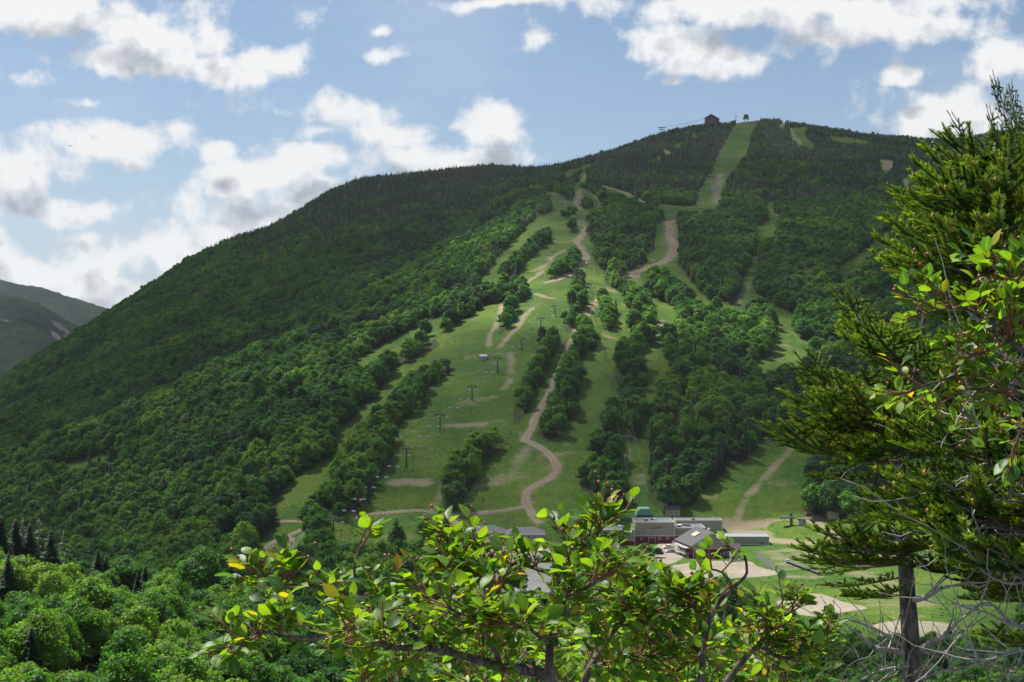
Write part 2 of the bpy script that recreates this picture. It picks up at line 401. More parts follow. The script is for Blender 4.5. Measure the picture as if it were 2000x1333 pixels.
SOFT = [   # worn strips without a hard edge (polyline, width m, strength)
 ([(1322,433),(1325,457),(1326,482)], 9, .8), ([(1243,545),(1243,557),(1252,568),(1261,578)], 5, .5),
 ([(1124,472),(1110,473),(1089,475)], 9, .7), ([(1103,489),(1085,498),(1073,511),(1055,525),(1040,530)], 5.5, .8),
 ([(1064,527),(1049,539),(1031,551),(1024,557)], 5.5, .8), ([(980,596),(977,614),(968,638),(957,653),(954,671),(957,677)], 4.6, .9),
 ([(1040,602),(1022,620),(1010,641),(992,659),(977,677)], 5.4, .9), ([(996,690),(999,708),(997,728)], 6, .7), ([(996,742),(986,759)], 6, .8),
 ([(1436,1022),(1446,995),(1454,977),(1472,956),(1490,935),(1520,905),(1558,864)], 4.5, .8),
 ([(842,1000),(848,985),(862,965),(864,945)], 5, .7), ([(1148,420),(1162,412),(1175,400),(1168,385),(1152,376),(1137,369)], 8, .8),
 ([(1131,371),(1129,385),(1126,400),(1131,410)], 10, .9), ([(1140,428),(1135,440),(1147,444)], 10, .7),
 ([(1327,860),(1325,890)], 7, .9), ([(1337,790),(1331,840),(1328,880)], 9, .6), ([(1180,655),(1190,658),(1198,662)], 6, .9),
 ([(1169,672),(1166,690)], 4, .7), ([(1295,628),(1298,640),(1293,655)], 9, .7), ([(1218,594),(1232,602)], 5, .8), ([(1185,563),(1205,572)], 6, .7),
 ([(930,827),(960,826),(980,822)], 7, .55), ([(880,832),(905,832),(940,830)], 9, .75), ([(770,944),(800,942),(830,943)], 9, 1.15),
 ([(810,820),(835,812)], 6, .5), ([(805,843),(835,838)], 8, .45), ([(900,790),(925,785),(960,775)], 10, .55), ([(1000,930),(1015,900),(1030,880)], 9, .65),
 ([(930,955),(960,945),(1010,925)], 14, .55), ([(1030,910),(1060,900),(1065,915)], 9, .45), ([(1090,886),(1115,884)], 6, .55),
 ([(915,698),(960,690),(1005,690)], 7, .45), ([(905,735),(940,720),(965,712)], 9, .4),
 ([(1440,560),(1470,555)], 14, .5), ([(1455,560),(1440,595)], 9, .6), ([(1465,480),(1470,505)], 7, .7), ([(1330,982),(1365,972),(1400,975)], 9, .5),
 ([(1500,940),(1525,945),(1545,942)], 8, .5), ([(1500,862),(1535,855),(1560,866)], 8, .8), ([(1250,930),(1245,945)], 8, .6), ([(1225,880),(1230,900)], 6, .5),
 ([(1409,338),(1400,370),(1398,398)], 13, .75), ([(1545,252),(1552,268),(1562,280)], 9, .8), ([(1720,313),(1740,318),(1732,332)], 20, 1.0),
 ([(1522,246),(1532,242)], 14, .9), ([(1296,294),(1308,301)], 12, 1.0), ([(1273,311),(1290,308)], 12, .8), ([(1767,350),(1772,366)], 10, .8), ([(1810,291),(1822,292)], 9, 1.0),
 ([(1130,356),(1143,350),(1144,338)], 8, 1.1), ([(103,992),(118,980)], 7, 1.2), ([(165,1033),(188,1030)], 7, 1.1), ([(1530,675),(1565,690),(1580,690)], 12, .45),
 ([(1080,372),(1070,370),(1060,366)], 12, .7), ([(1101,388),(1090,385)], 8, .5),
 # service yard round the learner lift
 ([(1412,1024),(1450,1027),(1490,1024),(1530,1021)], 13, 1.0), ([(1425,1022),(1445,1038),(1475,1042)], 14, 1.0), ([(1500,1054),(1560,1061),(1620,1061),(1680,1072),(1760,1088)], 13, 1.1),
 ([(1560,1019),(1590,1014),(1612,1008)], 6, 1.0), ([(1585,1017),(1605,1030),(1632,1047),(1660,1060)], 10, 1.0), ([(1496,1040),(1490,1055)], 8, .9),
 ([(1545,1075),(1585,1085),(1600,1095)], 14, .7), ([(1540,1125),(1580,1128),(1600,1118)], 10, .6), ([(1680,1120),(1760,1150),(1800,1180)], 14, .6), ([(1700,1150),(1760,1200)], 16, .5),
 ([(1500,1078),(1530,1090),(1545,1110)], 12, .6), ([(700,1055),(760,1048),(800,1050)], 12, .4),
]
LOTS = [
 ('parking_lot', 'grey', [(918,1106),(960,1100),(1010,1099),(1085,1102),(1095,1130),(1092,1168),(1040,1172),(1000,1172),(955,1152)]),
 ('yard', 'tan', [(1284,1062),(1333,1063),(1345,1080),(1318,1100),(1290,1100),(1276,1080)]),
 ('gravel_lot', 'tan', [(1270,1150),(1290,1120),(1330,1103),(1400,1097),(1455,1099),(1485,1108),(1516,1122),(1480,1128),(1430,1131),(1380,1137),(1330,1148)]),
 ('gravel_lot', 'tan', [(1515,1176),(1540,1167),(1560,1163),(1600,1161),(1640,1174),(1688,1188),(1640,1200),(1590,1206),(1545,1198)]),
 ('gravel_lot', 'tan', [(1700,1224),(1740,1214),(1800,1213),(1860,1225),(1830,1250),(1740,1250)]),
 ('parking_lot', 'grey', [(900,1066),(1060,1066),(1078,1090),(1050,1098),(960,1098),(905,1092)]),
]

# ------------------------------------------------------------------ ground sheet
vp = np.repeat(PXC[None, :], len(DR), 0)
openm = is_open(vp, PPY, TY) | is_open(vp, PPY - 7.5*F/TY, TY)
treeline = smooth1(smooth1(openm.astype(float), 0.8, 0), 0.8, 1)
ppm = F/TY                                    # photo pixels per metre
dirt = np.zeros_like(TZ); edge = np.zeros_like(TZ)
vis = (TY > 395) & (TY < 3600) & (vp > -150) & (vp < 2150)
# line-of-sight mask so that hidden hollows do not pick up marks
run = np.minimum.accumulate(np.where(TY < 395, 9999, PPY), 0)
vis &= PPY <= run + 6
def soft(line, w, st):
    ln = np.asarray(line, float); x0, y0 = ln.min(0)-70; x1, y1 = ln.max(0)+70
    m = vis & (vp > x0) & (vp < x1) & (PPY > y0) & (PPY < y1)
    if not m.any(): return
    # distance measured on the ground, not in the picture
    G = [at(*p) for p in line]
    L2 = np.array([(g.x, g.y) for g in G]); d = polydist(TX[m], TY[m], L2)
    dirt[m] = np.maximum(dirt[m], .85*st*np.clip(1 - (d/(w*0.75))**2, 0, 1)**0.8)
for ln, w, st in SOFT: soft(ln, w, st)
for nm, ln, w in TRACKS: soft(ln, w*1.5, 0.6)
HILL_W = np.clip((TY-380)/60, 0, 1)
sel = (TY < 5400)
idx = np.arange(TZ.size).reshape(TZ.shape)
quads = np.stack([idx[:-1, :-1], idx[:-1, 1:], idx[1:, 1:], idx[1:, :-1]], -1).reshape(-1, 4)
gm, nt = mat('meadow_and_forest_floor')
geo_n = N(nt, 'ShaderNodeNewGeometry'); P = geo_n.outputs['Position']
nA = noise_n(nt, P, 0.016, 5, .6); nB = noise_n(nt, P, 0.11, 5, .65); nC_ = noise_n(nt, P, 0.9, 4, .7)
mapg = N(nt, 'ShaderNodeMapping'); mapg.inputs['Scale'].default_value = (0.22, 1.0, 1.0); nt.links.new(P, mapg.inputs[0])
nS = noise_n(nt, mapg.outputs[0], 0.12, 4, .6)
g1 = mixc(nt, sstep(nt, nA, .38, .64), (0.038, 0.104, 0.010), (0.086, 0.148, 0.014))
g2 = mixc(nt, math_n(nt, 'MULTIPLY', sstep(nt, nB, .5, .78), 0.6), g1, (0.165, 0.145, 0.042))
g2 = mixc(nt, math_n(nt, 'MULTIPLY', sstep(nt, nS, .55, .75), 0.45), g2, (0.095, 0.165, 0.018))
nD_ = noise_n(nt, P, 0.32, 5, .75)
g3 = mixc(nt, 0.9, g2, ramp(nt, nC_, [(0.25, (.5, .52, .5)), (.75, (1.35, 1.32, 1.3))]), 'MULTIPLY')
g3 = mixc(nt, 1.0, g3, ramp(nt, nD_, [(0.3, (.62, .66, .62)), (.5, (1, 1, 1)), (.72, (1.3, 1.24, 1.1))]), 'MULTIPLY')
d0 = attr(nt, 'dirt')
dn = math_n(nt, 'ADD', d0, math_n(nt, 'MULTIPLY_ADD', math_n(nt, 'ADD', math_n(nt, 'ADD', nB, nC_), nS), 0.8, -1.24))
dmask = math_n(nt, 'MULTIPLY', sstep(nt, dn, 0.15, 0.85), sstep(nt, d0, 0.02, 0.2))
dirtc = mixc(nt, nC_, (0.20, 0.155, 0.105), (0.33, 0.27, 0.20))
g4 = mixc(nt, math_n(nt, 'MULTIPLY', dmask, 0.85), g3, dirtc)
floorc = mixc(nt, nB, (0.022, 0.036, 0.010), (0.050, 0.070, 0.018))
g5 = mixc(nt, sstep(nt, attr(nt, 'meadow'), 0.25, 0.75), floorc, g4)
finish(nt, pbsdf(nt, g5, .9, .15, 0, nC_, .6, .5))
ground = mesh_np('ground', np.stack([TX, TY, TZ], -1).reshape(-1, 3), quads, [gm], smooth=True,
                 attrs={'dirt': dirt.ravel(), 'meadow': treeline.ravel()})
tag(ground, kind='structure')

# ------------------------------------------------------------------ draped tracks and lots
def dirt_mat(name, a, b, bands=0.0):
    m, nt = mat(name)
    g = N(nt, 'ShaderNodeNewGeometry')
    n1 = noise_n(nt, g.outputs['Position'], 0.5, 6, .7); n2 = noise_n(nt, g.outputs['Position'], 0.06, 4, .6)
    c = mixc(nt, sstep(nt, n1, .3, .7), a, b)
    c = mixc(nt, 0.6, c, ramp(nt, n2, [(0.3, (.7, .7, .7)), (.7, (1.2, 1.2, 1.2))]), 'MULTIPLY')
    if bands:
        e = attr(nt, 'across'); t = math_n(nt, 'ABSOLUTE', math_n(nt, 'SUBTRACT', math_n(nt, 'ABSOLUTE', e), 0.45))
        c = mixc(nt, math_n(nt, 'MULTIPLY', sstep(nt, t, 0.05, 0.3), bands), c, (0.21, 0.17, 0.105))
    finish(nt, pbsdf(nt, c, .95, .1, 0, n1, .5, .1)); return m
TRACK_M = dirt_mat('packed_dirt', (0.20, 0.162, 0.115), (0.31, 0.26, 0.195), .55)
GRAVEL_M = dirt_mat('pale_gravel', (0.215, 0.19, 0.15), (0.30, 0.27, 0.215))
ASPH_M = dirt_mat('worn_asphalt', (0.13, 0.13, 0.137), (0.18, 0.18, 0.185))
def spline(pts, step):
    pts = [np.array(p, float) for p in pts]; out = []
    for i in range(len(pts)-1):
        p0 = pts[max(0, i-1)]; p1 = pts[i]; p2 = pts[i+1]; p3 = pts[min(len(pts)-1, i+2)]
        n = max(2, int(np.linalg.norm(p2-p1)/step))
        for k in range(n):
            t = k/n
            out.append(0.5*((2*p1)+(-p0+p2)*t+(2*p0-5*p1+4*p2-p3)*t*t+(-p0+3*p1-3*p2+p3)*t**3))
    out.append(pts[-1]); return np.array(out)
def track(line, w):
    G = np.array([tuple(at(*p))[:2] for p in line])
    C = spline(G, 1.6); T = np.gradient(C, axis=0); T /= np.linalg.norm(T, axis=1)[:, None]+1e-9
    Nn = np.stack([-T[:, 1], T[:, 0]], 1)
    s = np.arange(len(C))*1.6
    wl = w*(.55+.9*fbm(s/6, s*0+3, 4, 31)); wr = w*(.55+.9*fbm(s/6, s*0+7, 4, 37)); C = C + Nn*((fbm(s/25, s*0+11, 2, 41)-.5)*w*.5)[:, None]
    offs = np.linspace(-.5, .5, 6); V = []; ac = []
    for o in offs:
        ww = np.where(o < 0, wl, wr); xy = C + Nn*(o*ww)[:, None]
        lift = 0.22 if abs(o) < .45 else 0.05
        V.append(np.column_stack([xy, H(xy[:, 0], xy[:, 1]) + lift])); ac.append(np.full(len(C), o*2))
    V = np.stack(V, 1); n, k = V.shape[:2]; ix = np.arange(n*k).reshape(n, k)
    q = np.stack([ix[:-1, :-1], ix[:-1, 1:], ix[1:, 1:], ix[1:, :-1]], -1).reshape(-1, 4)
    o = mesh_np('dirt_track', V.reshape(-1, 3), q, [TRACK_M], smooth=True, attrs={'across': np.stack(ac, 1).ravel()})
    tag(o, kind='structure')
for nm, ln, w in TRACKS: track(ln, w)
def lot(name, kind, poly):
    G = np.array([tuple(at(*p))[:2] for p in poly]); C = spline(list(G)+[G[0]], 2.0)[:-1]
    c = C.mean(0); n = len(C); jit = .88+.24*fbm(np.arange(n)/5, np.zeros(n), 4, 5+int(abs(poly[0][0])))
    rings = [c+(C-c)*jit[:, None]*t for t in np.linspace(1, 0.04, 12)]
    V = np.concatenate([np.column_stack([r_, H(r_[:, 0], r_[:, 1])+(0.05 if i == 0 else .16)]) for i, r_ in enumerate(rings)])
    ix = np.arange(12*n).reshape(12, n); q = np.stack([ix[:-1], np.roll(ix[:-1], -1, 1), np.roll(ix[1:], -1, 1), ix[1:]], -1).reshape(-1, 4)
    o = mesh_np(name, V, q, [ASPH_M if kind == 'grey' else GRAVEL_M], smooth=True); tag(o, kind='structure')
for a in LOTS: lot(*a)
# ------------------------------------------------------------------ foliage materials
def foliage_mat(name, stops, transl=0.3, tcol=(0.10, 0.20, 0.02), rough=.55, spec=.25, nscale=0.35, leafvar=False):
    m, nt = mat(name)
    oi = N(nt, 'ShaderNodeObjectInfo'); g = N(nt, 'ShaderNodeNewGeometry'); tc = N(nt, 'ShaderNodeTexCoord')
    ln_ = noise_n(nt, oi.outputs['Location'], 0.012, 4, .65)      # stands of different species
    sel_ = math_n(nt, 'ADD', math_n(nt, 'MULTIPLY', oi.outputs['Random'], .55), math_n(nt, 'MULTIPLY_ADD', ln_, 2.4, -.98), clamp=True)
    c = ramp(nt, sel_, stops)
    n1 = noise_n(nt, tc.outputs['Object'], nscale, 3, .6)
    c = mixc(nt, 1.0, c, ramp(nt, n1, [(0.25, (.62, .66, .7)), (.75, (1.38, 1.33, 1.2))]), 'MULTIPLY')
    ri = math_n(nt, 'MULTIPLY_ADD', g.outputs['Random Per Island'], .5, .75)
    c = mixc(nt, 1.0, c, ri, 'MULTIPLY')
    p = pbsdf(nt, c, rough, spec)
    t = N(nt, 'ShaderNodeBsdfTranslucent'); 
    nt.links.new(mixc(nt, 1.0, c, tcol, 'MULTIPLY'), t.inputs[0])
    mx = N(nt, 'ShaderNodeMixShader'); mx.inputs[0].default_value = transl
    nt.links.new(p, mx.inputs[1]); nt.links.new(t.outputs[0], mx.inputs[2])
    finish(nt, mx.outputs[0]); return m
BROAD_M = foliage_mat('broadleaf_foliage', [(0, (.014, .060, .020)), (.35, (.034, .112, .020)), (.7, (.076, .175, .018)), (1, (.150, .238, .024))], .52, (1.65, 2.05, .6))
SPRUCE_M = foliage_mat('spruce_foliage', [(0, (.011, .030, .017)), (.6, (.020, .046, .022)), (1, (.038, .068, .028))], .12, (1.3, 1.5, .6), .7)
DEADF_M = foliage_mat('dead_twigs', [(0, (.10, .105, .085)), (1, (.16, .16, .13))], .05, (1, 1, 1), .9)
def bark_mat(name, a, b, sc=6):
    m, nt = mat(name); tc = N(nt, 'ShaderNodeTexCoord')
    mp = N(nt, 'ShaderNodeMapping'); mp.inputs['Scale'].default_value = (1, 1, .25); nt.links.new(tc.outputs['Object'], mp.inputs[0])
    n1 = noise_n(nt, mp.outputs[0], sc, 6, .7)
    finish(nt, pbsdf(nt, mixc(nt, sstep(nt, n1, .35, .65), a, b), .9, .1, 0, n1, .8, .02)); return m
BARK_M = bark_mat('bark', (.07, .06, .05), (.17, .15, .125))
DEADW_M = bark_mat('dead_wood', (.22, .21, .19), (.42, .40, .37))

# ------------------------------------------------------------------ tree prototypes
def rand_dirs(n, zmin=-0.45):
    z = RNG.uniform(zmin, 1, n); a = RNG.uniform(0, 2*np.pi, n); r = np.sqrt(np.maximum(0, 1-z*z))
    return np.stack([r*np.cos(a), r*np.sin(a), z], 1)
def quads_at(Pn, Nn, size):
    n = len(Pn); Nn = Nn/(np.linalg.norm(Nn, axis=1)[:, None]+1e-9)
    a = RNG.normal(size=(n, 3)); T = a - (a*Nn).sum(1)[:, None]*Nn; T /= np.linalg.norm(T, axis=1)[:, None]+1e-9
    B = np.cross(Nn, T); s = (size*RNG.uniform(.55, 1.3, n))[:, None]
    k = RNG.uniform(.5, 1.0, (n, 1))
    V = np.stack([Pn - T*s, Pn - B*s*k*.8 + Nn*s*.2, Pn + T*s, Pn + B*s*k*.8 + Nn*s*.2], 1).reshape(-1, 3)
    return V, np.arange(4*n).reshape(n, 4)
def lobes_for(h, w, nl, rnd):
    L = []
    zc = h*.57
    L.append((np.array([0, 0, zc]), w*.36, h*.33))
    for i in range(nl):
        a = 2*math.pi*(i*.618 + rnd.random()*.2); t = rnd.random()
        rr = w*(.30 - .10*t); z = h*(.27+.55*t)
        L.append((np.array([rr*math.cos(a), rr*math.sin(a), z]), w*(.25-.07*t)*(.85+.3*rnd.random()), h*(.17-.04*t)*(.85+.3*rnd.random())))
    L.append((np.array([w*.05*rnd.uniform(-1, 1), w*.05*rnd.uniform(-1, 1), h*.86]), w*.19, h*.13))
    return L
def sphere_np(n, m):
    V = [(0, 0, -1)]; Fq = []; Ft = []
    for i in range(1, m):
        t = math.pi*i/m
        for k in range(n): a = 2*math.pi*k/n; V.append((math.sin(t)*math.cos(a), math.sin(t)*math.sin(a), -math.cos(t)))
    V.append((0, 0, 1)); e = len(V)-1
    for k in range(n): Ft.append((0, 1+(k+1) % n, 1+k)); Ft.append((1+(m-2)*n+k, 1+(m-2)*n+(k+1) % n, e))
    for i in range(m-2):
        for k in range(n): a = 1+i*n+k; b = 1+i*n+(k+1) % n; Fq.append((a, b, b+n, a+n))
    return np.array(V), np.array(Fq), np.array(Ft)
SPH = sphere_np(8, 6)
def broad_crown(h, w, nq, size, nl=9, seed=0, core=.64):
    rnd = random.Random(seed); L = lobes_for(h, w, nl, rnd)
    wts = np.array([r*r*.5+r*hz for _, r, hz in L]); wts /= wts.sum()
    li = RNG.choice(len(L), nq, p=wts); d = rand_dirs(nq, -.55)
    C = np.array([l[0] for l in L])[li]; Rr = np.array([(l[1], l[1], l[2]) for l in L])[li]
    f = RNG.uniform(.80, 1.10, nq)[:, None]
    P0 = C + d*Rr*f
    V, Q = quads_at(P0, d*.75 + RNG.normal(size=(nq, 3))*.42 + np.array([0, 0, .25]), np.full(nq, size))
    Vs = [V]; Qs = [Q]; Ts = []; b = len(V)
    if core:
        for c, r, hz in L:
            jit = 1 + .12*RNG.normal(size=(len(SPH[0]), 1))
            Vs.append(c + SPH[0]*np.array([r, r, hz])*core*jit); Qs.append(SPH[1]+b); Ts.append(SPH[2]+b); b += len(SPH[0])
    return np.concatenate(Vs), np.concatenate(Qs), (np.concatenate(Ts) if Ts else np.zeros((0, 3), int))
def trunk_mb(h, r, limbs=0, seed=0, top=.75, w=4):
    rnd = random.Random(seed); m = MB(); p = Vector((0, 0, -.6)); rr = r
    for k in range(4):
        q = Vector((rnd.uniform(-.12, .12)*r*4, rnd.uniform(-.12, .12)*r*4, h*top*(k+1)/4)); m.tube(p, q, rr, rr*.72, 7, k == 0); p = q; rr *= .72
        for j in range(limbs if k >= 1 else 0):
            a = rnd.random()*6.28; e = q + Vector((math.cos(a)*w*.3, math.sin(a)*w*.3, h*.14)); m.tube(q, e, rr*.6, rr*.2, 5, False)
    return m
def conifer_crown(h, w, tiers, nb, seed=0, sub=2, base=.08, core=True, sparse=0.0, droop=.18):
    rnd = random.Random(seed); V = []; Q = []; T = []
    for t in range(tiers):
        f = (t+.5)/tiers; z = h*(base + (1-base)*f*.98); rad = w*.5*(1-f)**.85*(.8+.35*rnd.random()) + w*.03
        nbt = max(4, int(nb*(1-.5*f)))
        a0 = rnd.random()*6.28
        for k in range(nbt):
            if rnd.random() < sparse: continue
            a = a0 + 2*math.pi*k/nbt + rnd.uniform(-.3, .3); L = rad*rnd.uniform(.7, 1.2)
            dx, dy = math.cos(a), math.sin(a); wd = min(L*.42, w*.16)*(1.0 if sub < 3 else .7); dz = -droop*L*rnd.uniform(.4, 1.6)
            hh = h/tiers*.55
            b = len(V); zt = z + hh*rnd.uniform(.2, .6)
            V += [(dx*L*.08, dy*L*.08, zt), (dx*L*.55-dy*wd, dy*L*.55+dx*wd, z+dz*.5-hh*.35), (dx*L, dy*L, z+dz), (dx*L*.55+dy*wd, dy*L*.55-dx*wd, z+dz*.5-hh*.35), (dx*L*.6, dy*L*.6, z+dz*.45+hh*.35)]
            T += [(b, b+1, b+4), (b+1, b+2, b+4), (b+2, b+3, b+4), (b+3, b, b+4)]
            for s in range(sub if sub >= 3 else 0):
                g = rnd.uniform(.25, .95); sd_ = rnd.choice((-1, 1)); al = a + sd_*rnd.uniform(.5, 1.1); l2 = L*.42*(1.15-g)+.12*w*.5
                cx, cy, cz = dx*L*g, dy*L*g, z+dz*g+hh*.1; ex, ey = cx+math.cos(al)*l2, cy+math.sin(al)*l2; b = len(V); w2 = l2*.28
                V += [(cx, cy, cz+.05), (cx+math.cos(al)*l2*.5-math.sin(al)*w2, cy+math.sin(al)*l2*.5+math.cos(al)*w2, cz-.1*l2), (ex, ey, cz-.28*l2), (cx+math.cos(al)*l2*.5+math.sin(al)*w2, cy+math.sin(al)*l2*.5-math.cos(al)*w2, cz-.1*l2)]
                Q.append((b, b+1, b+2, b+3))
    b = len(V)                                 # leader
    V += [(.04*w, 0, h*.93), (-.02*w, .035*w, h*.93), (-.02*w, -.035*w, h*.93), (0, 0, h*1.04)]; T += [(b, b+1, b+3), (b+1, b+2, b+3), (b+2, b, b+3)]
    if core:
        n = 7; b = len(V); rc = w*.30
        for k in range(n): a = 2*math.pi*k/n; V.append((rc*math.cos(a)*rnd.uniform(.8, 1.2), rc*math.sin(a)*rnd.uniform(.8, 1.2), h*(base+.03)))
        V.append((0, 0, h*.93))
        T += [(b+k, b+(k+1) % n, b+n) for k in range(n)]
    return np.array(V), (np.array(Q) if Q else np.zeros((0, 4), int)), np.array(T)
def mb_np(m):
    q = [f for f in m.f if len(f) == 4]; o = []
    for f in m.f:
        if len(f) != 4: o += [(f[0], f[i], f[i+1]) for i in range(1, len(f)-1)]
    return np.array(m.v), np.array(q or np.zeros((0, 4), int)), np.array(o or np.zeros((0, 3), int))
PROTO_COL = bpy.data.collections.new('tree_prototypes')     # not linked to the scene: only instanced
PROTOS = {}
def combine(name, crown, trunk, cm, tm):
    V1, Q1, T1 = crown; V2, Q2, T2 = mb_np(trunk); b = len(V1)
    Q = np.concatenate([Q1, Q2+b]); T = np.concatenate([T1, T2+b])
    mi = np.concatenate([np.zeros(len(Q1)), np.ones(len(Q2)), np.zeros(len(T1)), np.ones(len(T2))])
    return mesh_np(name, np.concatenate([V1, V2]), [Q, T] if len(Q) else [T], [cm, tm], link=False, midx=mi)
def proto(kind, i, me):
    o = bpy.data.objects.new('tree_%s_%02d' % (kind, i), me); PROTO_COL.objects.link(o)
    PROTOS.setdefault(kind, []).append(o)
# order matters: the collection is sorted by name for the instancer
for i in range(4): proto('a', i, combine('broad_far', broad_crown(10, 8, 130, 1.0, 6, i), trunk_mb(10, .22, 0, i), BROAD_M, BARK_M))
for i in range(6): proto('b', i, combine('broad_mid', broad_crown(12, 9, 640, .62, 10, 20+i), trunk_mb(12, .26, 1, i), BROAD_M, BARK_M))
for i in range(4): proto('c', i, combine('broad_near', broad_crown(9, 6.6, 3000, .21, 14, 40+i, .74), trunk_mb(9, .18, 2, i), BROAD_M, BARK_M))
for i in range(4): proto('d', i, combine('spruce_far', conifer_crown(10, 3.8, 7, 7, i), trunk_mb(10, .16, 0, i, .5), SPRUCE_M, BARK_M))
for i in range(4): proto('e', i, combine('spruce_mid', conifer_crown(13, 5.0, 14, 9, 10+i, 3), trunk_mb(13, .2, 0, i, .6), SPRUCE_M, BARK_M))
for i in range(2): proto('f', i, combine('dead_far', conifer_crown(10, 2.2, 7, 5, 30+i, 1, .3, False, .45), trunk_mb(10, .2, 0, i, .97), DEADF_M, DEADW_M))
NAMES = sorted(o.name for o in PROTO_COL.objects); PIDX = {n: i for i, n in enumerate(NAMES)}

# ------------------------------------------------------------------ where trees stand
def hexgrid(d0, d1, s):
    xs = []; ys = []
    ny = int((d1-d0)/(s*.87))
    for j in range(ny):
        y = d0 + j*s*.87; hw = y*.40 + 12
        x = np.arange(-hw, hw, s) + (s/2 if j % 2 else 0); xs.append(x); ys.append(np.full(len(x), y))
    x = np.concatenate(xs); y = np.concatenate(ys)
    return x + RNG.uniform(-.42, .42, len(x))*s, y + RNG.uniform(-.42, .42, len(x))*s
RUN = np.minimum.accumulate(np.where(TY < 90, 9999, PPY - 0), 0)
def proj(x, y, z): return 1000 + F*x/y, 666.5 - (z-CZ)/y*F
CONIF = [([(1385,950),(1400,936),(1430,914),(1469,888),(1490,862),(1530,849),(1600,838),(1570,800),(1500,822),(1440,850),(1380,905)], .72),
         ([(1114,573),(1117,545),(1135,525),(1146,552),(1152,582),(1140,590)], .6), ([(1180,560),(1190,520),(1240,510),(1235,560),(1215,575)], .55),
         ([(1310,655),(1340,640),(1345,690),(1310,700)], .4), ([(1050,360),(1010,395),(1020,450),(1090,405)], .5), ([(1290,1000),(1330,920),(1345,960),(1330,1005)], .35),
         ([(1130,470),(1260,430),(1290,500),(1240,540),(1165,520)], .62), ([(1310,440),(1420,430),(1400,560),(1330,540)], .4), ([(985,575),(1010,545),(1030,560),(1020,580)], .55)]
def conifer_prob(px, py, z, D, x, y):
    n = fbm(x/170, y/170, 4, 51) - .5; n2 = fbm(x/38, y/38, 2, 57) - .5
    lo = np.where(px < 1000, 170, 215)
    p = np.clip((z - lo)/170 + n*1.5 + n2*.9, 0.05, .95)
    p = np.where(z < 90, .05 + .1*np.clip(n*3, 0, 1), p)
    for poly, v in CONIF: p = np.where(inpoly(px, py, poly), v, p)
    return p
def gather():
    out = []
    for d0, d1, s, zone in ((112, 470, 4.9, 0), (470, 1320, 6.4, 1), (1320, 2150, 6.2, 2), (2150, 3650, 5.8, 3)):
        x, y = hexgrid(d0, d1, s); z = H(x, y); px, py = proj(x, y, z)
        k = (px > -130) & (px < 2130) & (py < 1560); x, y, z, px, py = (a[k] for a in (x, y, z, px, py))
        con = RNG.random(len(x)) < conifer_prob(px, py, z, y, x, y)
        if zone == 0: con[:] = False
        u = RNG.random(len(x))
        hB = {0: 5.4+3.2*u, 1: 9.5+4.8*u, 2: 8.2+3.6*u, 3: 6.5+3*u}[zone]
        hC = np.where(z > 430, 5.5+3.2*u, np.where(zone == 1, 10+6*u, 8+4.5*u))
        h = np.where(con, hC, hB); w = np.where(con, hC*.36, hB*(.86 if zone == 1 else .9))
        sz = np.exp(RNG.normal(size=len(x))*.15); h = h*sz; w = w*np.sqrt(sz)*np.exp(RNG.normal(size=len(x))*.10)
        gap = (fbm(x/24, y/24, 2, 77) < .27) & (zone >= 1)
        tx, ty = proj(x, y, z+h*.8)
        hw = w*.18*F/y
        mx_, my_ = proj(x, y, z+h*.45)
        op = is_open(px, py, y) | is_open(*proj(x, y, z+h*.68), y) | is_open(px-hw, py-3, y) | is_open(px+hw, py-3, y)
        run = samp(RUN, x, y); seen = (proj(x, y, z+h)[1] < run + 14) | (y < 470)
        k = ~op & seen & ~gap
        out.append(dict(x=x[k], y=y[k], z=z[k], h=h[k], w=w[k], con=con[k], px=px[k], py=py[k], zone=np.full(k.sum(), zone)))
    return {k: np.concatenate([o[k] for o in out]) for k in out[0]}
TR = gather()
KEEP = np.ones(len(TR['x']), bool)
def clear_px(poly, dmin=395, dmax=900):
    global KEEP
    KEEP &= ~(inpoly(TR['px'], TR['py'], poly) & (TR['y'] > dmin) & (TR['y'] < dmax))
# keep trees off the buildings, the lots and the sight line to the lodge
clear_px([(880,1020),(1250,1000),(1290,960),(1300,1010),(1520,1030),(1520,1150),(1420,1150),(1300,1160),(1235,1150),(1180,1120),(1100,1118),(1095,1185),(1000,1190),(925,1178),(890,1110)])
clear_px([(760,1085),(850,1080),(850,1110),(760,1110)])
clear_px([(1240,940),(1262,940),(1262,1000),(1240,1000)])
SINGLE_B = []; SINGLE_C = []
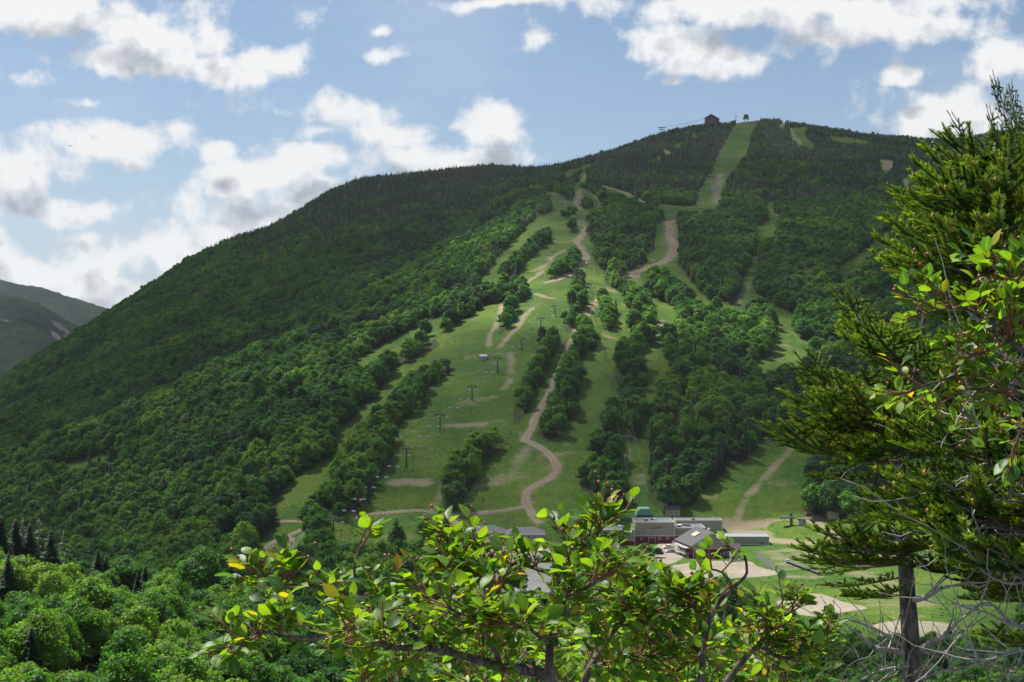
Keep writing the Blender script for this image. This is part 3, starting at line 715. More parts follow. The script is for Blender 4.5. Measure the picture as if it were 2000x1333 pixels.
# ------------------------------------------------------------------ trees: the largest in view are things of their own, the rest one forest
def tree_meshes(kind):
    out = []
    for i in range(4 if kind != 'mid' else 6):
        if kind == 'near':
            cr = broad_crown(9, 6.6, 3800, .19, 15, 60+i, .6); tk = trunk_mb(9, .18, 3, i, .8, 6.6)
        elif kind == 'mid':
            cr = broad_crown(12, 9.6, 900, .52, 11, 80+i); tk = trunk_mb(12, .26, 2, i)
        elif kind == 'spruce':
            cr = conifer_crown(13, 5.0, 16, 10, 90+i, 3); tk = trunk_mb(13, .2, 0, i, .9)
        elif kind == 'spruce_near':
            cr = conifer_crown(13, 5.2, 26, 13, 95+i, 6, .05); tk = trunk_mb(13, .2, 0, i, .9)
        elif kind == 'dead':
            cr = conifer_crown(13, 4.2, 24, 9, 99+i, 4, .10, False, .35); tk = trunk_mb(13, .17, 0, i, .98)
        cm, tm = {'near': (BROAD_M, BARK_M), 'mid': (BROAD_M, BARK_M), 'spruce': (SPRUCE_M, BARK_M), 'spruce_near': (SPRUCE_M, BARK_M), 'dead': (DEADF_M, DEADW_M)}[kind]
        V, Q, T = cr
        me = mesh_np('crown', V, [Q, T] if len(Q) else [T], [cm], link=False)
        out.append((me, tk.build('trunk', tm, link=False), {'near': 9, 'mid': 12}.get(kind, 13), {'near': 6.6, 'mid': 9.6, 'spruce': 5.0, 'spruce_near': 5.2, 'dead': 4.2}[kind]))
    return out
TM = {k: tree_meshes(k) for k in ('near', 'mid', 'spruce', 'spruce_near', 'dead')}
def tree(name, kind, x, y, z, h, w, label, group=None, cat='tree', crown_name='crown'):
    me, tk, h0, w0 = random.choice(TM[kind])
    r = empty(name, (x, y, z), random.random()*6.28); r.scale = (w/w0, w/w0, h/h0)
    for nm, d in (('trunk', tk), (crown_name, me)):
        o = bpy.data.objects.new(nm, d); COL.objects.link(o); o.parent = r
    tag(r, label, cat, group); return r
# spruces and dead spruces of the near hillside, measured on the photo: (x, top row, height in rows)
def near_conifer(kind, px, top, hp, label, group, name, cat):
    best = None
    for D in np.arange(125, 338, 2.0):
        x = (px-1000)/F*D; z = float(H(x, D)); h = CZ + (666.5-top)/F*D - z
        if h < 2: continue
        e = abs(h/D*F - hp*1.12)
        if best is None or e < best[0]: best = (e, D, x, z, h)
    if best is None: return
    e, D, x, z, h = best
    w = max(1.6, min(h*.54, 6.6))
    if kind == 'dead': w *= .8
    global KEEP
    KEEP &= ~((np.hypot(TR['x']-x, TR['y']-D) < w*.55))
    ttop = 666.5-(TR['z']+TR['h']*.92-CZ)/TR['y']*F
    KEEP &= ~((np.abs(TR['x']/TR['y']-x/D) < (w*.34+TR['w']*.42)/D) & (TR['y'] < D+3) & (ttop < top+hp*.6) & (TR['y'] > D-(75 if top < 1150 else 14)))
    tree(name, kind, x, D, z, h, w, label, group, cat)
for px, top, hp, lb in ((192,1072,72,'dark spruce standing alone above bright foliage on the near hillside crest'),(16,1080,100,'wide dark spruce at left edge of the near hillside'),
        (61,1222,112,'tall dark spruce closest to the bottom left corner'),(268,1123,30,'small dark spruce just right of the lone crest spruce'),(414,1184,34,'small spruce on the near hillside just left of the leafy shrub'),
        (222,1266,62,'narrow spruce low on the near hillside among pale green crowns'),(290,1306,40,'spruce top poking up at the bottom edge left of centre'),(170,1300,40,'spruce top at the bottom edge between two taller spruces'),
        (284,1103,24,'rusty brown spruce top on the crest of near hillside'),(207,1085,22,'little spruce top right behind the lone crest spruce'),(3,1008,90,'dark spruce cut by the left edge of the photo'),
        (31,1012,66,'dark spruce in the clump at the left edge, second from the edge'),(100,1033,44,'spruce on the crest between two grey dead spruces'),(58,1022,50,'dark spruce behind the large grey dead spruce'),(78,1170,40,'small spruce among bright crowns on the near hillside')):
    near_conifer('spruce_near', px, top, hp, lb, 'spruces on the near hillside', 'spruce_tree', 'spruce')
for px, top, hp, lb in ((45,1014,104,'large grey dead spruce in the clump at the left edge'),(124,1041,66,'thin bare dead spruce standing right of the clump'),(76,1014,60,'grey dead spruce behind the clump at the left edge'),(100,1068,56,'short grey dying spruce in front of the clump')):
    near_conifer('dead', px, top, hp, lb, 'dead spruces on the near hillside', 'dead_spruce', 'dead tree')
score = TR['h']/TR['y']
vis_tree = KEEP & (TR['px'] > -10) & (TR['px'] < 2010)
ty_ = proj(TR['x'], TR['y'], TR['z']+TR['h'])[1]
vis_tree &= ty_ < 1325
behind_shrub = (TR['px'] > 720) & (ty_ > 1165)
cB = np.where(vis_tree & ~TR['con'] & ~behind_shrub)[0]; cB = cB[np.argsort(-score[cB])][:262]
cC = np.where(vis_tree & TR['con'] & ~behind_shrub)[0]; cC = cC[np.argsort(-score[cC])][:230]
for i in cB:
    y = TR['y'][i]; near = y < 480
    lb = 'leafy broadleaf tree in the sunlit woods covering the near hillside at lower left' if near else 'dark broadleaf tree with rounded crown on the valley floor or lower ski slope'
    tree('broadleaf_tree', 'near' if near else 'mid', TR['x'][i], y, TR['z'][i], TR['h'][i], TR['w'][i], lb, 'broadleaf trees on the near hillside' if near else 'broadleaf trees on the valley floor')
    KEEP[i] = False
for i in cC:
    tree('spruce_tree', 'spruce', TR['x'][i], TR['y'][i], TR['z'][i], TR['h'][i], TR['w'][i], 'dark pointed spruce among the broadleaf trees of the mountain side', 'spruces on the mountain side'); KEEP[i] = False
# trees standing apart round the lodge
for px, base, hp, wp, lb in ((1003,1172,68,66,'round dark tree in front of the grey parking lot'),(775,1088,72,34,'tall tree with bare lower trunk left of the lodge'),(833,1072,62,40,'dark tree right of the tall bare-trunked tree'),
        (808,1100,44,40,'reddish green bushy tree beside the low grey roof'),(1660,1019,58,56,'lone round tree right of the tan shed'),(1203,1068,34,34,'small round tree in front of the low left wing of the lodge'),(1262,1084,22,30,'low bushy tree in front of the lodge entrance'),(1284,1090,20,24,'low bush beside the gravel yard with the white cars'),
        (1585,1008,62,48,'big round tree behind the red hut'),(1612,1012,64,46,'round tree at right end of the clump behind the tan shed'),(624,1058,52,46,'bright round tree at lower end of the long tree strip'),(890,994,54,54,'round tree at the lower end of the short tree strip')):
    p = at(px, base); s = p.y/F
    tree('broadleaf_tree', 'mid', p.x, p.y, p.z, hp*s*1.05, wp*s*1.1, lb)
# ------------------------------------------------------------------ the rest of the forest: one object of instanced trees
k = KEEP
x, y, z, h, w, con, zone = (TR[n][k] for n in ('x', 'y', 'z', 'h', 'w', 'con', 'zone'))
nT = len(x); kind = np.zeros(nT, int); h0 = np.ones(nT); w0 = np.ones(nT)
def setk(m, key, nvar, hh, ww):
    ids = np.array([PIDX[o.name] for o in PROTOS[key]])
    kind[m] = ids[RNG.integers(0, nvar, m.sum())]; h0[m] = hh; w0[m] = ww
dead = con & (RNG.random(nT) < .09) & (zone >= 1)
dead |= (zone >= 2) & (RNG.random(nT) < .03) & (z > 150)
dead |= inpoly(TR['px'][k], TR['py'][k], [(1500,560),(1520,545),(1580,545),(1620,590),(1560,600)]) & (RNG.random(nT) < .45)
setk(~con & (zone >= 2), 'a', 4, 10, 8); setk(~con & (zone == 1), 'b', 6, 12, 9); setk(~con & (zone == 0), 'c', 4, 9, 6.6)
setk(con & (zone >= 2), 'd', 4, 10, 3.8); setk(con & (zone < 2), 'e', 4, 13, 5.0); setk(dead, 'f', 2, 10, 2.2)
w = np.where(dead, np.minimum(w, 3.0), w)
P3 = np.stack([x, y, z - .3], 1)
me = bpy.data.meshes.new('forest'); me.vertices.add(nT); me.vertices.foreach_set('co', P3.astype(np.float32).ravel())
at_ = me.attributes.new('kind', 'INT', 'POINT'); at_.data.foreach_set('value', kind.astype(np.int32))
at_ = me.attributes.new('siz', 'FLOAT_VECTOR', 'POINT'); at_.data.foreach_set('vector', np.stack([w/w0, w/w0, h/h0], 1).astype(np.float32).ravel())
at_ = me.attributes.new('rot', 'FLOAT_VECTOR', 'POINT'); at_.data.foreach_set('vector', np.stack([RNG.normal(size=nT)*.04, RNG.normal(size=nT)*.04, RNG.uniform(0, 6.28, nT)], 1).astype(np.float32).ravel())
forest = bpy.data.objects.new('forest', me); COL.objects.link(forest)
tag(forest, 'dense green forest of broadleaf trees and spruces covering the mountain', 'forest', kind='stuff')
ng = bpy.data.node_groups.new('plant_trees', 'GeometryNodeTree')
ng.interface.new_socket('Geometry', in_out='INPUT', socket_type='NodeSocketGeometry'); ng.interface.new_socket('Geometry', in_out='OUTPUT', socket_type='NodeSocketGeometry')
gi = ng.nodes.new('NodeGroupInput'); go = ng.nodes.new('NodeGroupOutput'); iop = ng.nodes.new('GeometryNodeInstanceOnPoints')
ci = ng.nodes.new('GeometryNodeCollectionInfo'); ci.inputs['Collection'].default_value = PROTO_COL; ci.inputs['Separate Children'].default_value = True; ci.inputs['Reset Children'].default_value = True
def named(nm, t):
    n = ng.nodes.new('GeometryNodeInputNamedAttribute'); n.data_type = t; n.inputs[0].default_value = nm; return n.outputs['Attribute']
e2r = ng.nodes.new('FunctionNodeEulerToRotation')
iop.inputs['Pick Instance'].default_value = True
for a, b in ((gi.outputs[0], iop.inputs['Points']), (ci.outputs[0], iop.inputs['Instance']), (named('kind', 'INT'), iop.inputs['Instance Index']),
             (named('rot', 'FLOAT_VECTOR'), e2r.inputs[0]), (e2r.outputs[0], iop.inputs['Rotation']), (named('siz', 'FLOAT_VECTOR'), iop.inputs['Scale']), (iop.outputs[0], go.inputs[0])):
    ng.links.new(a, b)
md = forest.modifiers.new('plant_trees', 'NODES'); md.node_group = ng
print('FOREST', nT, 'conifers', int(con.sum()))
# ------------------------------------------------------------------ rough brush and weeds on the open slopes
def brush_mesh(i):
    n = 26; d = rand_dirs(n, .1); V, Q = quads_at(d*np.array([.5, .5, .38])*RNG.uniform(.5, 1, (n, 1)), d+RNG.normal(size=(n, 3))*.6, np.full(n, .26))
    return mesh_np('brush', V, Q, [(BRUSH_A, BRUSH_B)[i % 2]], link=False)
BRUSH_A = foliage_mat('green_brush', [(0, (.040, .095, .014)), (1, (.095, .160, .022))], .3, (1.6, 1.7, .6)); BRUSH_B = foliage_mat('dry_brush', [(0, (.08, .105, .025)), (1, (.17, .165, .05))], .3, (1.4, 1.4, .8))
BRUSH_COL = bpy.data.collections.new('brush_prototypes')
for i in range(4): BRUSH_COL.objects.link(bpy.data.objects.new('brush_%d' % i, brush_mesh(i)))
bx = []; by = []
for d0, d1, s in ((470, 900, 1.7), (900, 1500, 2.6)):
    x_, y_ = hexgrid(d0, d1, s); bx.append(x_); by.append(y_)
bx = np.concatenate(bx); by = np.concatenate(by); bz = H(bx, by); bpx, bpy_ = proj(bx, by, bz)
dens_b = fbm(bx/22, by/60, 4, 131)*.7 + fbm(bx/5, by/9, 2, 137)*.4
kb = (bpx > -60) & (bpx < 2060) & is_open(bpx, bpy_, by) & (samp(dirt, bx, by) < .12) & (RNG.random(len(bx)) < np.clip((dens_b-.50)*4.5, 0.02, .85))
for nm, kd_, poly in LOTS: kb &= ~inpoly(bpx, bpy_, poly)
kb &= ~inpoly(bpx, bpy_, [(1160,985),(1340,985),(1420,1010),(1510,1030),(1510,1075),(1440,1100),(1230,1100),(1160,1070)])
bx, by, bz = bx[kb], by[kb], bz[kb]; nb_ = len(bx); sc_ = RNG.uniform(.3, 1.0, nb_)**1.6*.95
me = bpy.data.meshes.new('brush'); me.vertices.add(nb_); me.vertices.foreach_set('co', np.stack([bx, by, bz-.03], 1).astype(np.float32).ravel())
a_ = me.attributes.new('kind', 'INT', 'POINT'); a_.data.foreach_set('value', RNG.integers(0, 4, nb_).astype(np.int32))
a_ = me.attributes.new('siz', 'FLOAT_VECTOR', 'POINT'); a_.data.foreach_set('vector', np.stack([sc_*1.3, sc_*1.3, sc_*.8], 1).astype(np.float32).ravel())
a_ = me.attributes.new('rot', 'FLOAT_VECTOR', 'POINT'); a_.data.foreach_set('vector', np.stack([0*sc_, 0*sc_, RNG.uniform(0, 6.28, nb_)], 1).astype(np.float32).ravel())
brush = bpy.data.objects.new('brush', me); COL.objects.link(brush); tag(brush, 'low weeds and brush scattered over the grassy ski slopes', 'brush', kind='stuff')
ng2 = ng.copy(); [setattr(n.inputs['Collection'], 'default_value', BRUSH_COL) for n in ng2.nodes if n.bl_idname == 'GeometryNodeCollectionInfo']
brush.modifiers.new('plant_brush', 'NODES').node_group = ng2
print('BRUSH', nb_)
# ------------------------------------------------------------------ lodge buildings in the valley
TAN = simple('tan_siding', (.33, .295, .235), .8, .10, .6, stripes=(2, .22))
TAN2 = simple('light_tan_siding', (.38, .34, .27), .8, .10, .6, stripes=(2, .22))
RED = simple('barn_red_siding', (.20, .018, .028), .75, .15, .8, stripes=(2, .2))
WHITE = simple('white_trim', (.72, .72, .70), .6, .08, 2)
ROOFM = simple('grey_membrane_roof', (.14, .145, .16), .9, .16, .25)
SHING = simple('grey_shingles', (.085, .085, .095), .9, .25, 1.2, stripes=(1, .3))
TRIMG = simple('pale_grey_trim', (.42, .42, .41), .6, .1, 2)
GREENM = simple('green_painted_steel', (.025, .105, .075), .5, .15, 1, .5)
GREENR = simple('pale_green_roof', (.14, .30, .23), .5, .12, .5, .5)
STEEL = simple('grey_steel', (.22, .23, .24), .5, .15, 2, .5, .4)
DARKST = simple('dark_green_steel', (.018, .030, .026), .6, .2, 2)
CREAM = simple('cream_boards', (.46, .43, .35), .8, .1, 2)
WOOD = simple('weathered_wood', (.24, .21, .175), .9, .25, 2)
BLACKM = simple('black_rubber', (.018, .018, .02), .85, .2, 4)
def glass_mat(name, col, rough=.08):
    m, nt = mat(name); finish(nt, pbsdf(nt, col, rough, .8)); return m
GLASS = glass_mat('dark_window_glass', (.03, .035, .045))
SIGNR = simple('red_sign_paint', (.42, .02, .03), .6, .05)

def window(par, x, z, w, h, y, fr=.14, name='window', cols=1, pane=None):
    """white frame round a recessed pane on a wall whose face is the plane y (facing -y)"""
    m = MB(); d = .10
    m.box(x-w/2-fr, x+w/2+fr, y-d, y, z+h/2, z+h/2+fr).box(x-w/2-fr, x+w/2+fr, y-d-.03, y, z-h/2-fr, z-h/2)
    m.box(x-w/2-fr, x-w/2, y-d, y, z-h/2, z+h/2).box(x+w/2, x+w/2+fr, y-d, y, z-h/2, z+h/2)
    for k in range(1, cols): xx = x-w/2+w*k/cols; m.box(xx-.05, xx+.05, y-d+.02, y, z-h/2, z+h/2)
    f = m.build(name, WHITE, par)
    MB().box(x-w/2, x+w/2, y-.045, y-.005, z-h/2, z+h/2).build('pane', pane or GLASS, f); return f
def door(par, x, z0, w, h, y, colm):
    d = MB().box(x-w/2, x+w/2, y-.06, y-.005, z0, z0+h).build('door', colm, par)
    m = MB().box(x-w/2-.18, x-w/2, y-.12, y, z0, z0+h+.18).box(x+w/2, x+w/2+.18, y-.12, y, z0, z0+h+.18).box(x-w/2, x+w/2, y-.12, y, z0+h, z0+h+.18)
    m.build('frame', WHITE, d); MB().box(x+w*.3, x+w*.3+.06, y-.13, y-.06, z0+h*.45, z0+h*.45+.2).build('handle', STEEL, d); return d
def flat_block(name, px0, px1, D, depth, z_top, label, cat='building', red=0, roofm=None, wins=(), doors=(), vents=0, wallm=None, zb=None, rz=0.0, seed=1):
    x0 = (px0-1000)/F*D; x1 = (px1-1000)/F*D; xc = (x0+x1)/2; z0 = float(H(xc, D+depth/2)) if zb is None else zb
    r = empty(name, (xc, D, z0), rz); hw = (x1-x0)/2; hh = z_top - z0
    MB().box(-hw, hw, 0, depth, red if red else -1.5, hh).build('wall', wallm or TAN, r)
    if red:
        MB().box(-hw+.02, hw-.02, .03, depth-.03, -1.5, red).build('base_wall', RED, r)
        MB().box(-hw-.05, hw+.05, -.06, 0, red-.16, red+.16).box(-hw-.06, -hw, 0, depth, red-.16, red+.16).build('band', WHITE, r)
    MB().box(-hw+.12, hw-.12, .12, depth-.12, hh, hh+.05).build('roof', roofm or ROOFM, r)
    m = MB(); p = .42
    m.box(-hw-.08, hw+.08, -.08, .12, hh-.3, hh+p-.2).box(-hw-.08, hw+.08, depth-.12, depth+.08, hh-.25, hh+p-.2).box(-hw-.08, -hw+.12, .12, depth-.12, hh-.25, hh+p-.2).box(hw-.12, hw+.08, .12, depth-.12, hh-.25, hh+p-.2)
    m.build('parapet', TRIMG, r)
    MB().box(-hw-.04, -hw+.16, -.05, 0, -.5, hh-.26).box(hw-.16, hw+.04, -.05, 0, -.5, hh-.26).build('corner_trim', WHITE, r)
    for (fx, z, w, h, c) in wins: window(r, -hw+fx*2*hw, z, w, h, 0 if z > red else .03, cols=c)
    for (fx, w, h, cm_) in doors: door(r, -hw+fx*2*hw, 0, w, h, .03 if red else 0, cm_)
    rnd = random.Random(seed)
    for k in range(vents):
        vx, vy = rnd.uniform(-hw*.8, hw*.8), rnd.uniform(depth*.2, depth*.8); s = rnd.uniform(.35, .8)
        v = MB().box(vx-s, vx+s, vy-s, vy+s, hh+.05, hh+.25+s).box(vx-s*1.2, vx+s*1.2, vy-s*1.2, vy+s*1.2, hh+.25+s, hh+.33+s)
        v.build('roof_vent', rnd.choice((WHITE, STEEL, STEEL)), r, .03)
    tag(r, label, cat, 'lodge buildings at the foot of the slopes'); return r, hw, hh
# main hall with the sign
z0 = 0.4
lodge, hw, hh = flat_block('ski_lodge', 1240.5, 1317.5, 700, 19, 10.6, 'tall tan lodge hall with red base and a red script sign on its front', red=3.7, zb=z0, vents=4, seed=3,
    wins=[(.10, 5.3, .55, 1.9, 1), (.30, 5.4, .55, 1.9, 1), (.50, 5.6, .55, 1.9, 1), (.70, 5.7, .55, 1.9, 1), (.17, 2.3, 1.0, .8, 1), (.62, 2.4, 1.2, .8, 1), (.83, 2.5, 1.2, .8, 1)], doors=[(.43, 3.0, 2.7, RED)])
def text(body, size, par, loc, m, name, shear=0.0, ext=.04, sp=1.0):
    cu_ = bpy.data.curves.new(name, 'FONT'); cu_.body = body; cu_.size = size; cu_.extrude = ext; cu_.shear = shear; cu_.align_x = 'CENTER'; cu_.space_character = sp; cu_.offset = .02
    cu_.materials.append(m); t_ = bpy.data.objects.new(name, cu_); COL.objects.link(t_); bpy.context.view_layer.update(); me = bpy.data.meshes.new_from_object(t_.evaluated_get(bpy.context.evaluated_depsgraph_get())); bpy.data.objects.remove(t_); o = bpy.data.objects.new(name, me); COL.objects.link(o); o.parent = par; o.location = loc; o.rotation_euler = (R(90), R(-4) if shear else 0, 0); return o
sg = MB().box(1.0-2.6, 1.0+2.6, -.05, -.01, 6.9, 7.0).build('sign', SIGNR, lodge)
text('Cannon', 1.9, sg, (0.9, -.08, 7.35), SIGNR, 'lettering', .35)
flat_block('lodge_wing', 1172, 1239, 694, 17, 7.7, 'low tan wing with grey roof at the left of the tall lodge hall', red=2.4, zb=.4, vents=3, seed=5, wins=[(.3, 4.6, 1.6, .9, 2), (.6, 4.6, 1.6, .9, 2)])
flat_block('lodge_annex', 1318.5, 1378, 704, 16, 7.3, 'tan annex with roof vents at the right of the tall lodge hall', red=3.4, zb=.4, vents=9, seed=8, wins=[(.2, 5.3, .6, 1.5, 1), (.45, 5.5, .6, 1.5, 1)])
rr, hw2, hh2 = flat_block('lodge_rear_wing', 1320, 1411, 728, 12, 6.9+1.1, 'long rear tan wing with grey roof behind the annex', zb=2.0, vents=2, seed=2, wallm=TAN2)
flat_block('long_wing', 1414, 1502, 688, 13, 5.2, 'long low tan wing with pale roof and a thin red base', red=1.3, zb=.3, vents=0, wallm=TAN, roofm=simple('pale_membrane_roof', (.24, .25, .27), .9, .15, .2), wins=[(.83, 2.0, 2.6, 1.1, 3)], doors=[(.55, 1.1, 2.1, RED)])
# gabled building in front
gx = (1392-1000)/F*652; gb = empty('gabled_lodge', (gx, 652, .0), R(13)); gw = 9.3; gd = 21; ge = 6.9; ga = 12.0
MB().prism([(-gw, 4.8), (gw, 4.8), (gw, ge), (0, ga), (-gw, ge)], 'y', 0, gd).build('wall', TAN, gb)
MB().box(-gw+.02, gw-.02, .03, gd-.03, -1.5, 4.8).build('base_wall', RED, gb)
MB().box(-gw-.05, gw+.05, -.07, 0, 4.7, 4.95).box(-gw-.06, -gw+.14, -.06, 0, -.3, 4.7).box(gw-.14, gw+.06, -.06, 0, -.3, 4.7).build('trim', WHITE, gb)
for s in (-1, 1):
    e = 1.5; sl_ = (ga-ge)/gw
    MB().prism([(0, ga+.02), (s*(gw+e), ge-e*sl_+.02), (s*(gw+e), ge-e*sl_+.34), (0, ga+.36)], 'y', -.9, gd+.9).build('roof', SHING, gb)
    MB().prism([(0, ga-.28), (s*(gw+e), ge-e*sl_-.28), (s*(gw+e), ge-e*sl_+.0), (0, ga+.0)], 'y', -.86, -.72).build('fascia', WHITE, gb)
MB().prism([(-5.8, 9.3), (-3.0, 10.9), (-3.0, 11.25), (-5.8, 9.66)], 'y', 8, 13.5).build('roof_hatch', TAN2, gb)
MB().box(3.2, 4.2, 14, 15, 9.6, 12.2).build('chimney', WHITE, gb, .03)
for x, z, w, h, c in ((-4.6, 5.75, 3.0, 1.2, 3), (6.4, 5.75, 3.0, 1.0, 3)): window(gb, x, z, w, h, 0, cols=c)
for x, z, w, h, c in ((-7.2, 2.0, 1.3, 1.0, 1), (-1.6, 2.1, 1.3, 1.1, 1), (1.8, 2.3, 1.3, 1.0, 1), (7.0, 2.4, 2.4, 1.2, 2)): window(gb, x, z, w, h, .03, cols=c)
door(gb, -4.3, -.1, 1.2, 2.5, .03, RED); door(gb, 4.6, 0, 1.2, 2.5, .03, RED)
dk = MB()
for zz in (2.5, 5.2): dk.box(-gw-3.6, -gw, 2, gd-2, zz-.15, zz)
for yy_ in np.linspace(2.1, gd-2.1, 6):
    dk.box(-gw-3.6, -gw-3.45, yy_-.08, yy_+.08, -1, 6.3)
for zz in (2.5, 5.2):
    dk.box(-gw-3.58, -gw-3.5, 2, gd-2, zz+.95, zz+1.05); dk.box(-gw-3.58, -gw-3.5, 2, gd-2, zz+.5, zz+.56)
dk.build('balcony', TRIMG, gb)
st = MB()
for k in range(10): st.box(-gw-3.2+k*.0, -gw-1.9, .9-k*.34+1.0, 1.3-k*.34+1.0, 2.4-k*.26, 2.5-k*.26)
st.build('stairs', WOOD, gb)
tag(gb, 'gabled lodge with tan gable, red lower wall and side balconies', 'building', 'lodge buildings at the foot of the slopes')
# left lodge, mostly behind the leaves
def two_storey(px0, px1, D, depth, ze, zr, label, nw, seed):
    x0 = (px0-1000)/F*D; x1 = (px1-1000)/F*D; xc = (x0+x1)/2; hw = (x1-x0)/2; z0 = 0.2; r = empty('hip_roof_lodge', (xc, D, z0))
    MB().box(-hw, hw, 0, depth, -1, ze).build('wall', TAN, r)
    V = [(-hw-.8, -.8, ze), (hw+.8, -.8, ze), (hw+.8, depth+.8, ze), (-hw-.8, depth+.8, ze), (-hw+depth*.35, depth/2, zr), (hw-depth*.35, depth/2, zr)]
    MB().add(V, [(0, 1, 5, 4), (1, 2, 5), (2, 3, 4, 5), (3, 0, 4), (3, 2, 1, 0)]).build('roof', SHING, r)
    MB().box(-hw-.82, hw+.82, -.9, -.8, ze-.3, ze+.05).build('fascia', WHITE, r)
    for k in range(nw):
        for zz in (1.7, 4.7): window(r, -hw+2*hw*(k+.5)/nw, zz, 1.2, 1.5, 0, cols=2)
    door(r, 1.0, 0, 1.2, 2.3, 0, WHITE)
    tag(r, label, 'building', 'lodge buildings at the foot of the slopes')
two_storey(906, 984, 694, 13, 6.4, 9.0, 'tan two-storey lodge with grey roof, at the far left end', 7, 1)
two_storey(990, 1062, 690, 13, 6.2, 8.8, 'tan two-storey lodge with grey roof, nearer the tall hall', 6, 2)
def gable_hut(name, px, py, w, d, he, hr, wall, roof, label, cat, rz=0, base=None, win=(), doorm=None, D=None):
    p = at(px, py) if D is None else Vector(((px-1000)/F*D, D, float(H((px-1000)/F*D, D))))
    r = empty(name, p, rz); 
    MB().prism([(-w/2, -1), (w/2, -1), (w/2, he), (-w/2, he)], 'y', 0, d).prism([(0, he), (d, he), (d/2, hr)], 'x', -w/2, w/2).build('wall', wall, r)
    sl_ = (hr-he)/(d/2); e = .4
    for a, b in ((-e, d/2), (d+e, d/2)):
        za = he-e*sl_
        MB().prism([(a, za+.02), (b, hr+.02), (b, hr+.22), (a, za+.22)], 'x', -w/2-.35, w/2+.35).build('roof', roof, r)
    for (x, z, ww, hh_) in win: window(r, x, z, ww, hh_, 0, .1)
    if doorm: door(r, -w*.22, 0, .9, 2.0, 0, doorm)
    tag(r, label, cat); return r
gable_hut('shed', 1314.5, 1009, 7.6, 5.5, 3.6, 5.2, TAN2, SHING, 'tan shed with dark grey roof behind the lodge roofs', 'shed', win=[(-1.2, 2.1, .8, .9), (2.0, 2.1, .6, 1.2)])
gable_hut('ticket_hut', 1575, 1007, 3.0, 3.0, 3.2, 4.8, simple('faded_red_boards', (.30, .055, .05), .8, .2, 2), simple('brown_roof', (.20, .12, .10), .9), 'small red hut at the field edge behind the learner lift', 'hut', win=[(0.6, 1.8, .7, .8)], doorm=WHITE)
gable_hut('garage_shed', 1628, 1015, 5.6, 5.0, 3.7, 4.1, simple('tan_boards', (.40, .31, .20), .8, .12, 2, stripes=(0, .4)), simple('pale_roof', (.55, .53, .48), .8), 'tan box shed with pale roof left of the lone round tree', 'shed')
gable_hut('grey_shed', 1436.5, 1094, 4.2, 4.6, 5.2, 7.0, simple('grey_boards', (.30, .30, .31), .85, .15, 2, stripes=(0, .35)), SHING, 'narrow grey shed at the top end of the fence', 'shed')
gable_hut('roof_house', 800, 1092, 10.5, 9, 3.0, 6.0, WOOD, SHING, 'low house with dark grey roof among trees left of the parking lot', 'house')
gable_hut('valley_cabin', 262, 1070, 7, 6, 5.2, 7.4, WHITE, simple('pale_blue_roof', (.42, .52, .62), .6), 'cabin with pale blue roof almost hidden by valley trees', 'cabin')
gable_hut('slope_shelter', 944, 705, 4.6, 4.2, 3.1, 4.2, simple('silver_boards', (.36, .35, .35), .8), simple('pale_blue_metal', (.48, .50, .56), .5), 'small grey shelter hut standing on the main ski slope', 'hut', win=[(0.9, 1.8, 1.2, 1.0)])
# slat fence and the black conveyor pipe
def fence(pts, h, label):
    G = [at(*p) for p in pts]; r = empty('slat_fence', G[0]); o = G[0]; m = MB(); rails = MB(); n = 0
    for a, b in zip(G[:-1], G[1:]):
        a, b = a-o, b-o; L = (b-a).length; k = int(L/.28)
        for i in range(k):
            c = a.lerp(b, i/k); c.z = float(H(c.x+o.x, c.y+o.y)) - o.z; m.box(c.x-.10, c.x+.10, c.y-.02, c.y+.02, c.z-.1, c.z+h)
        for zz in (.35, h-.4): rails.tube((a.x, a.y+.06, a.z+zz), (b.x, b.y+.06, b.z+zz), .06, n=5)
        p_ = MB().box(a.x-.1, a.x+.1, a.y+.05, a.y+.25, a.z-.3, a.z+h+.15); p_.build('post', WOOD, r)
    m.build('slats', simple('silvered_slats', (.50, .49, .46), .85, .2, 2), r); rails.build('rail', WOOD, r); tag(r, label, 'fence')
fence([(1477,1091),(1487,1098),(1498,1106),(1510,1114),(1526,1124)], 3.0, 'pale grey slat fence running down from the grey shed')
fence([(1421,1098),(1440,1099),(1452,1099)], 1.3, 'low grey fence behind the gravel lot beside the gabled lodge')
a, b = at(1540, 1101), at(1602, 1124); r = empty('conveyor_belt', a); d_ = b-a
m = MB()
for off, rad in ((0, .75),): m.tube((0, 0, .75), (d_.x, d_.y, d_.z+.75), rad, n=10)
m.build('belt_tube', BLACKM, r)
nrm = Vector((-d_.y, d_.x, 0)).normalized()
m = MB(); q = nrm*.8; m.tube((q.x, q.y, 1.25), (d_.x+q.x, d_.y+q.y, d_.z+1.25), .09, n=6); q = -nrm*.8; m.tube((q.x, q.y, 1.2), (d_.x+q.x, d_.y+q.y, d_.z+1.2), .12, n=6); m.build('rail', TRIMG, r)
m = MB()
for k in range(9):
    c = d_*(k/8); m.box(c.x-.15, c.x+.15, c.y-.8, c.y+.8, c.z-.4, c.z+.7)
m.build('support', STEEL, r); MB().box(-1.2, .6, -.7, .9, -.2, 1.7).build('drive_box', simple('blue_grey_box', (.30, .36, .45), .5), r, .05)
tag(r, 'long black ski conveyor with white rails on the grass', 'conveyor')

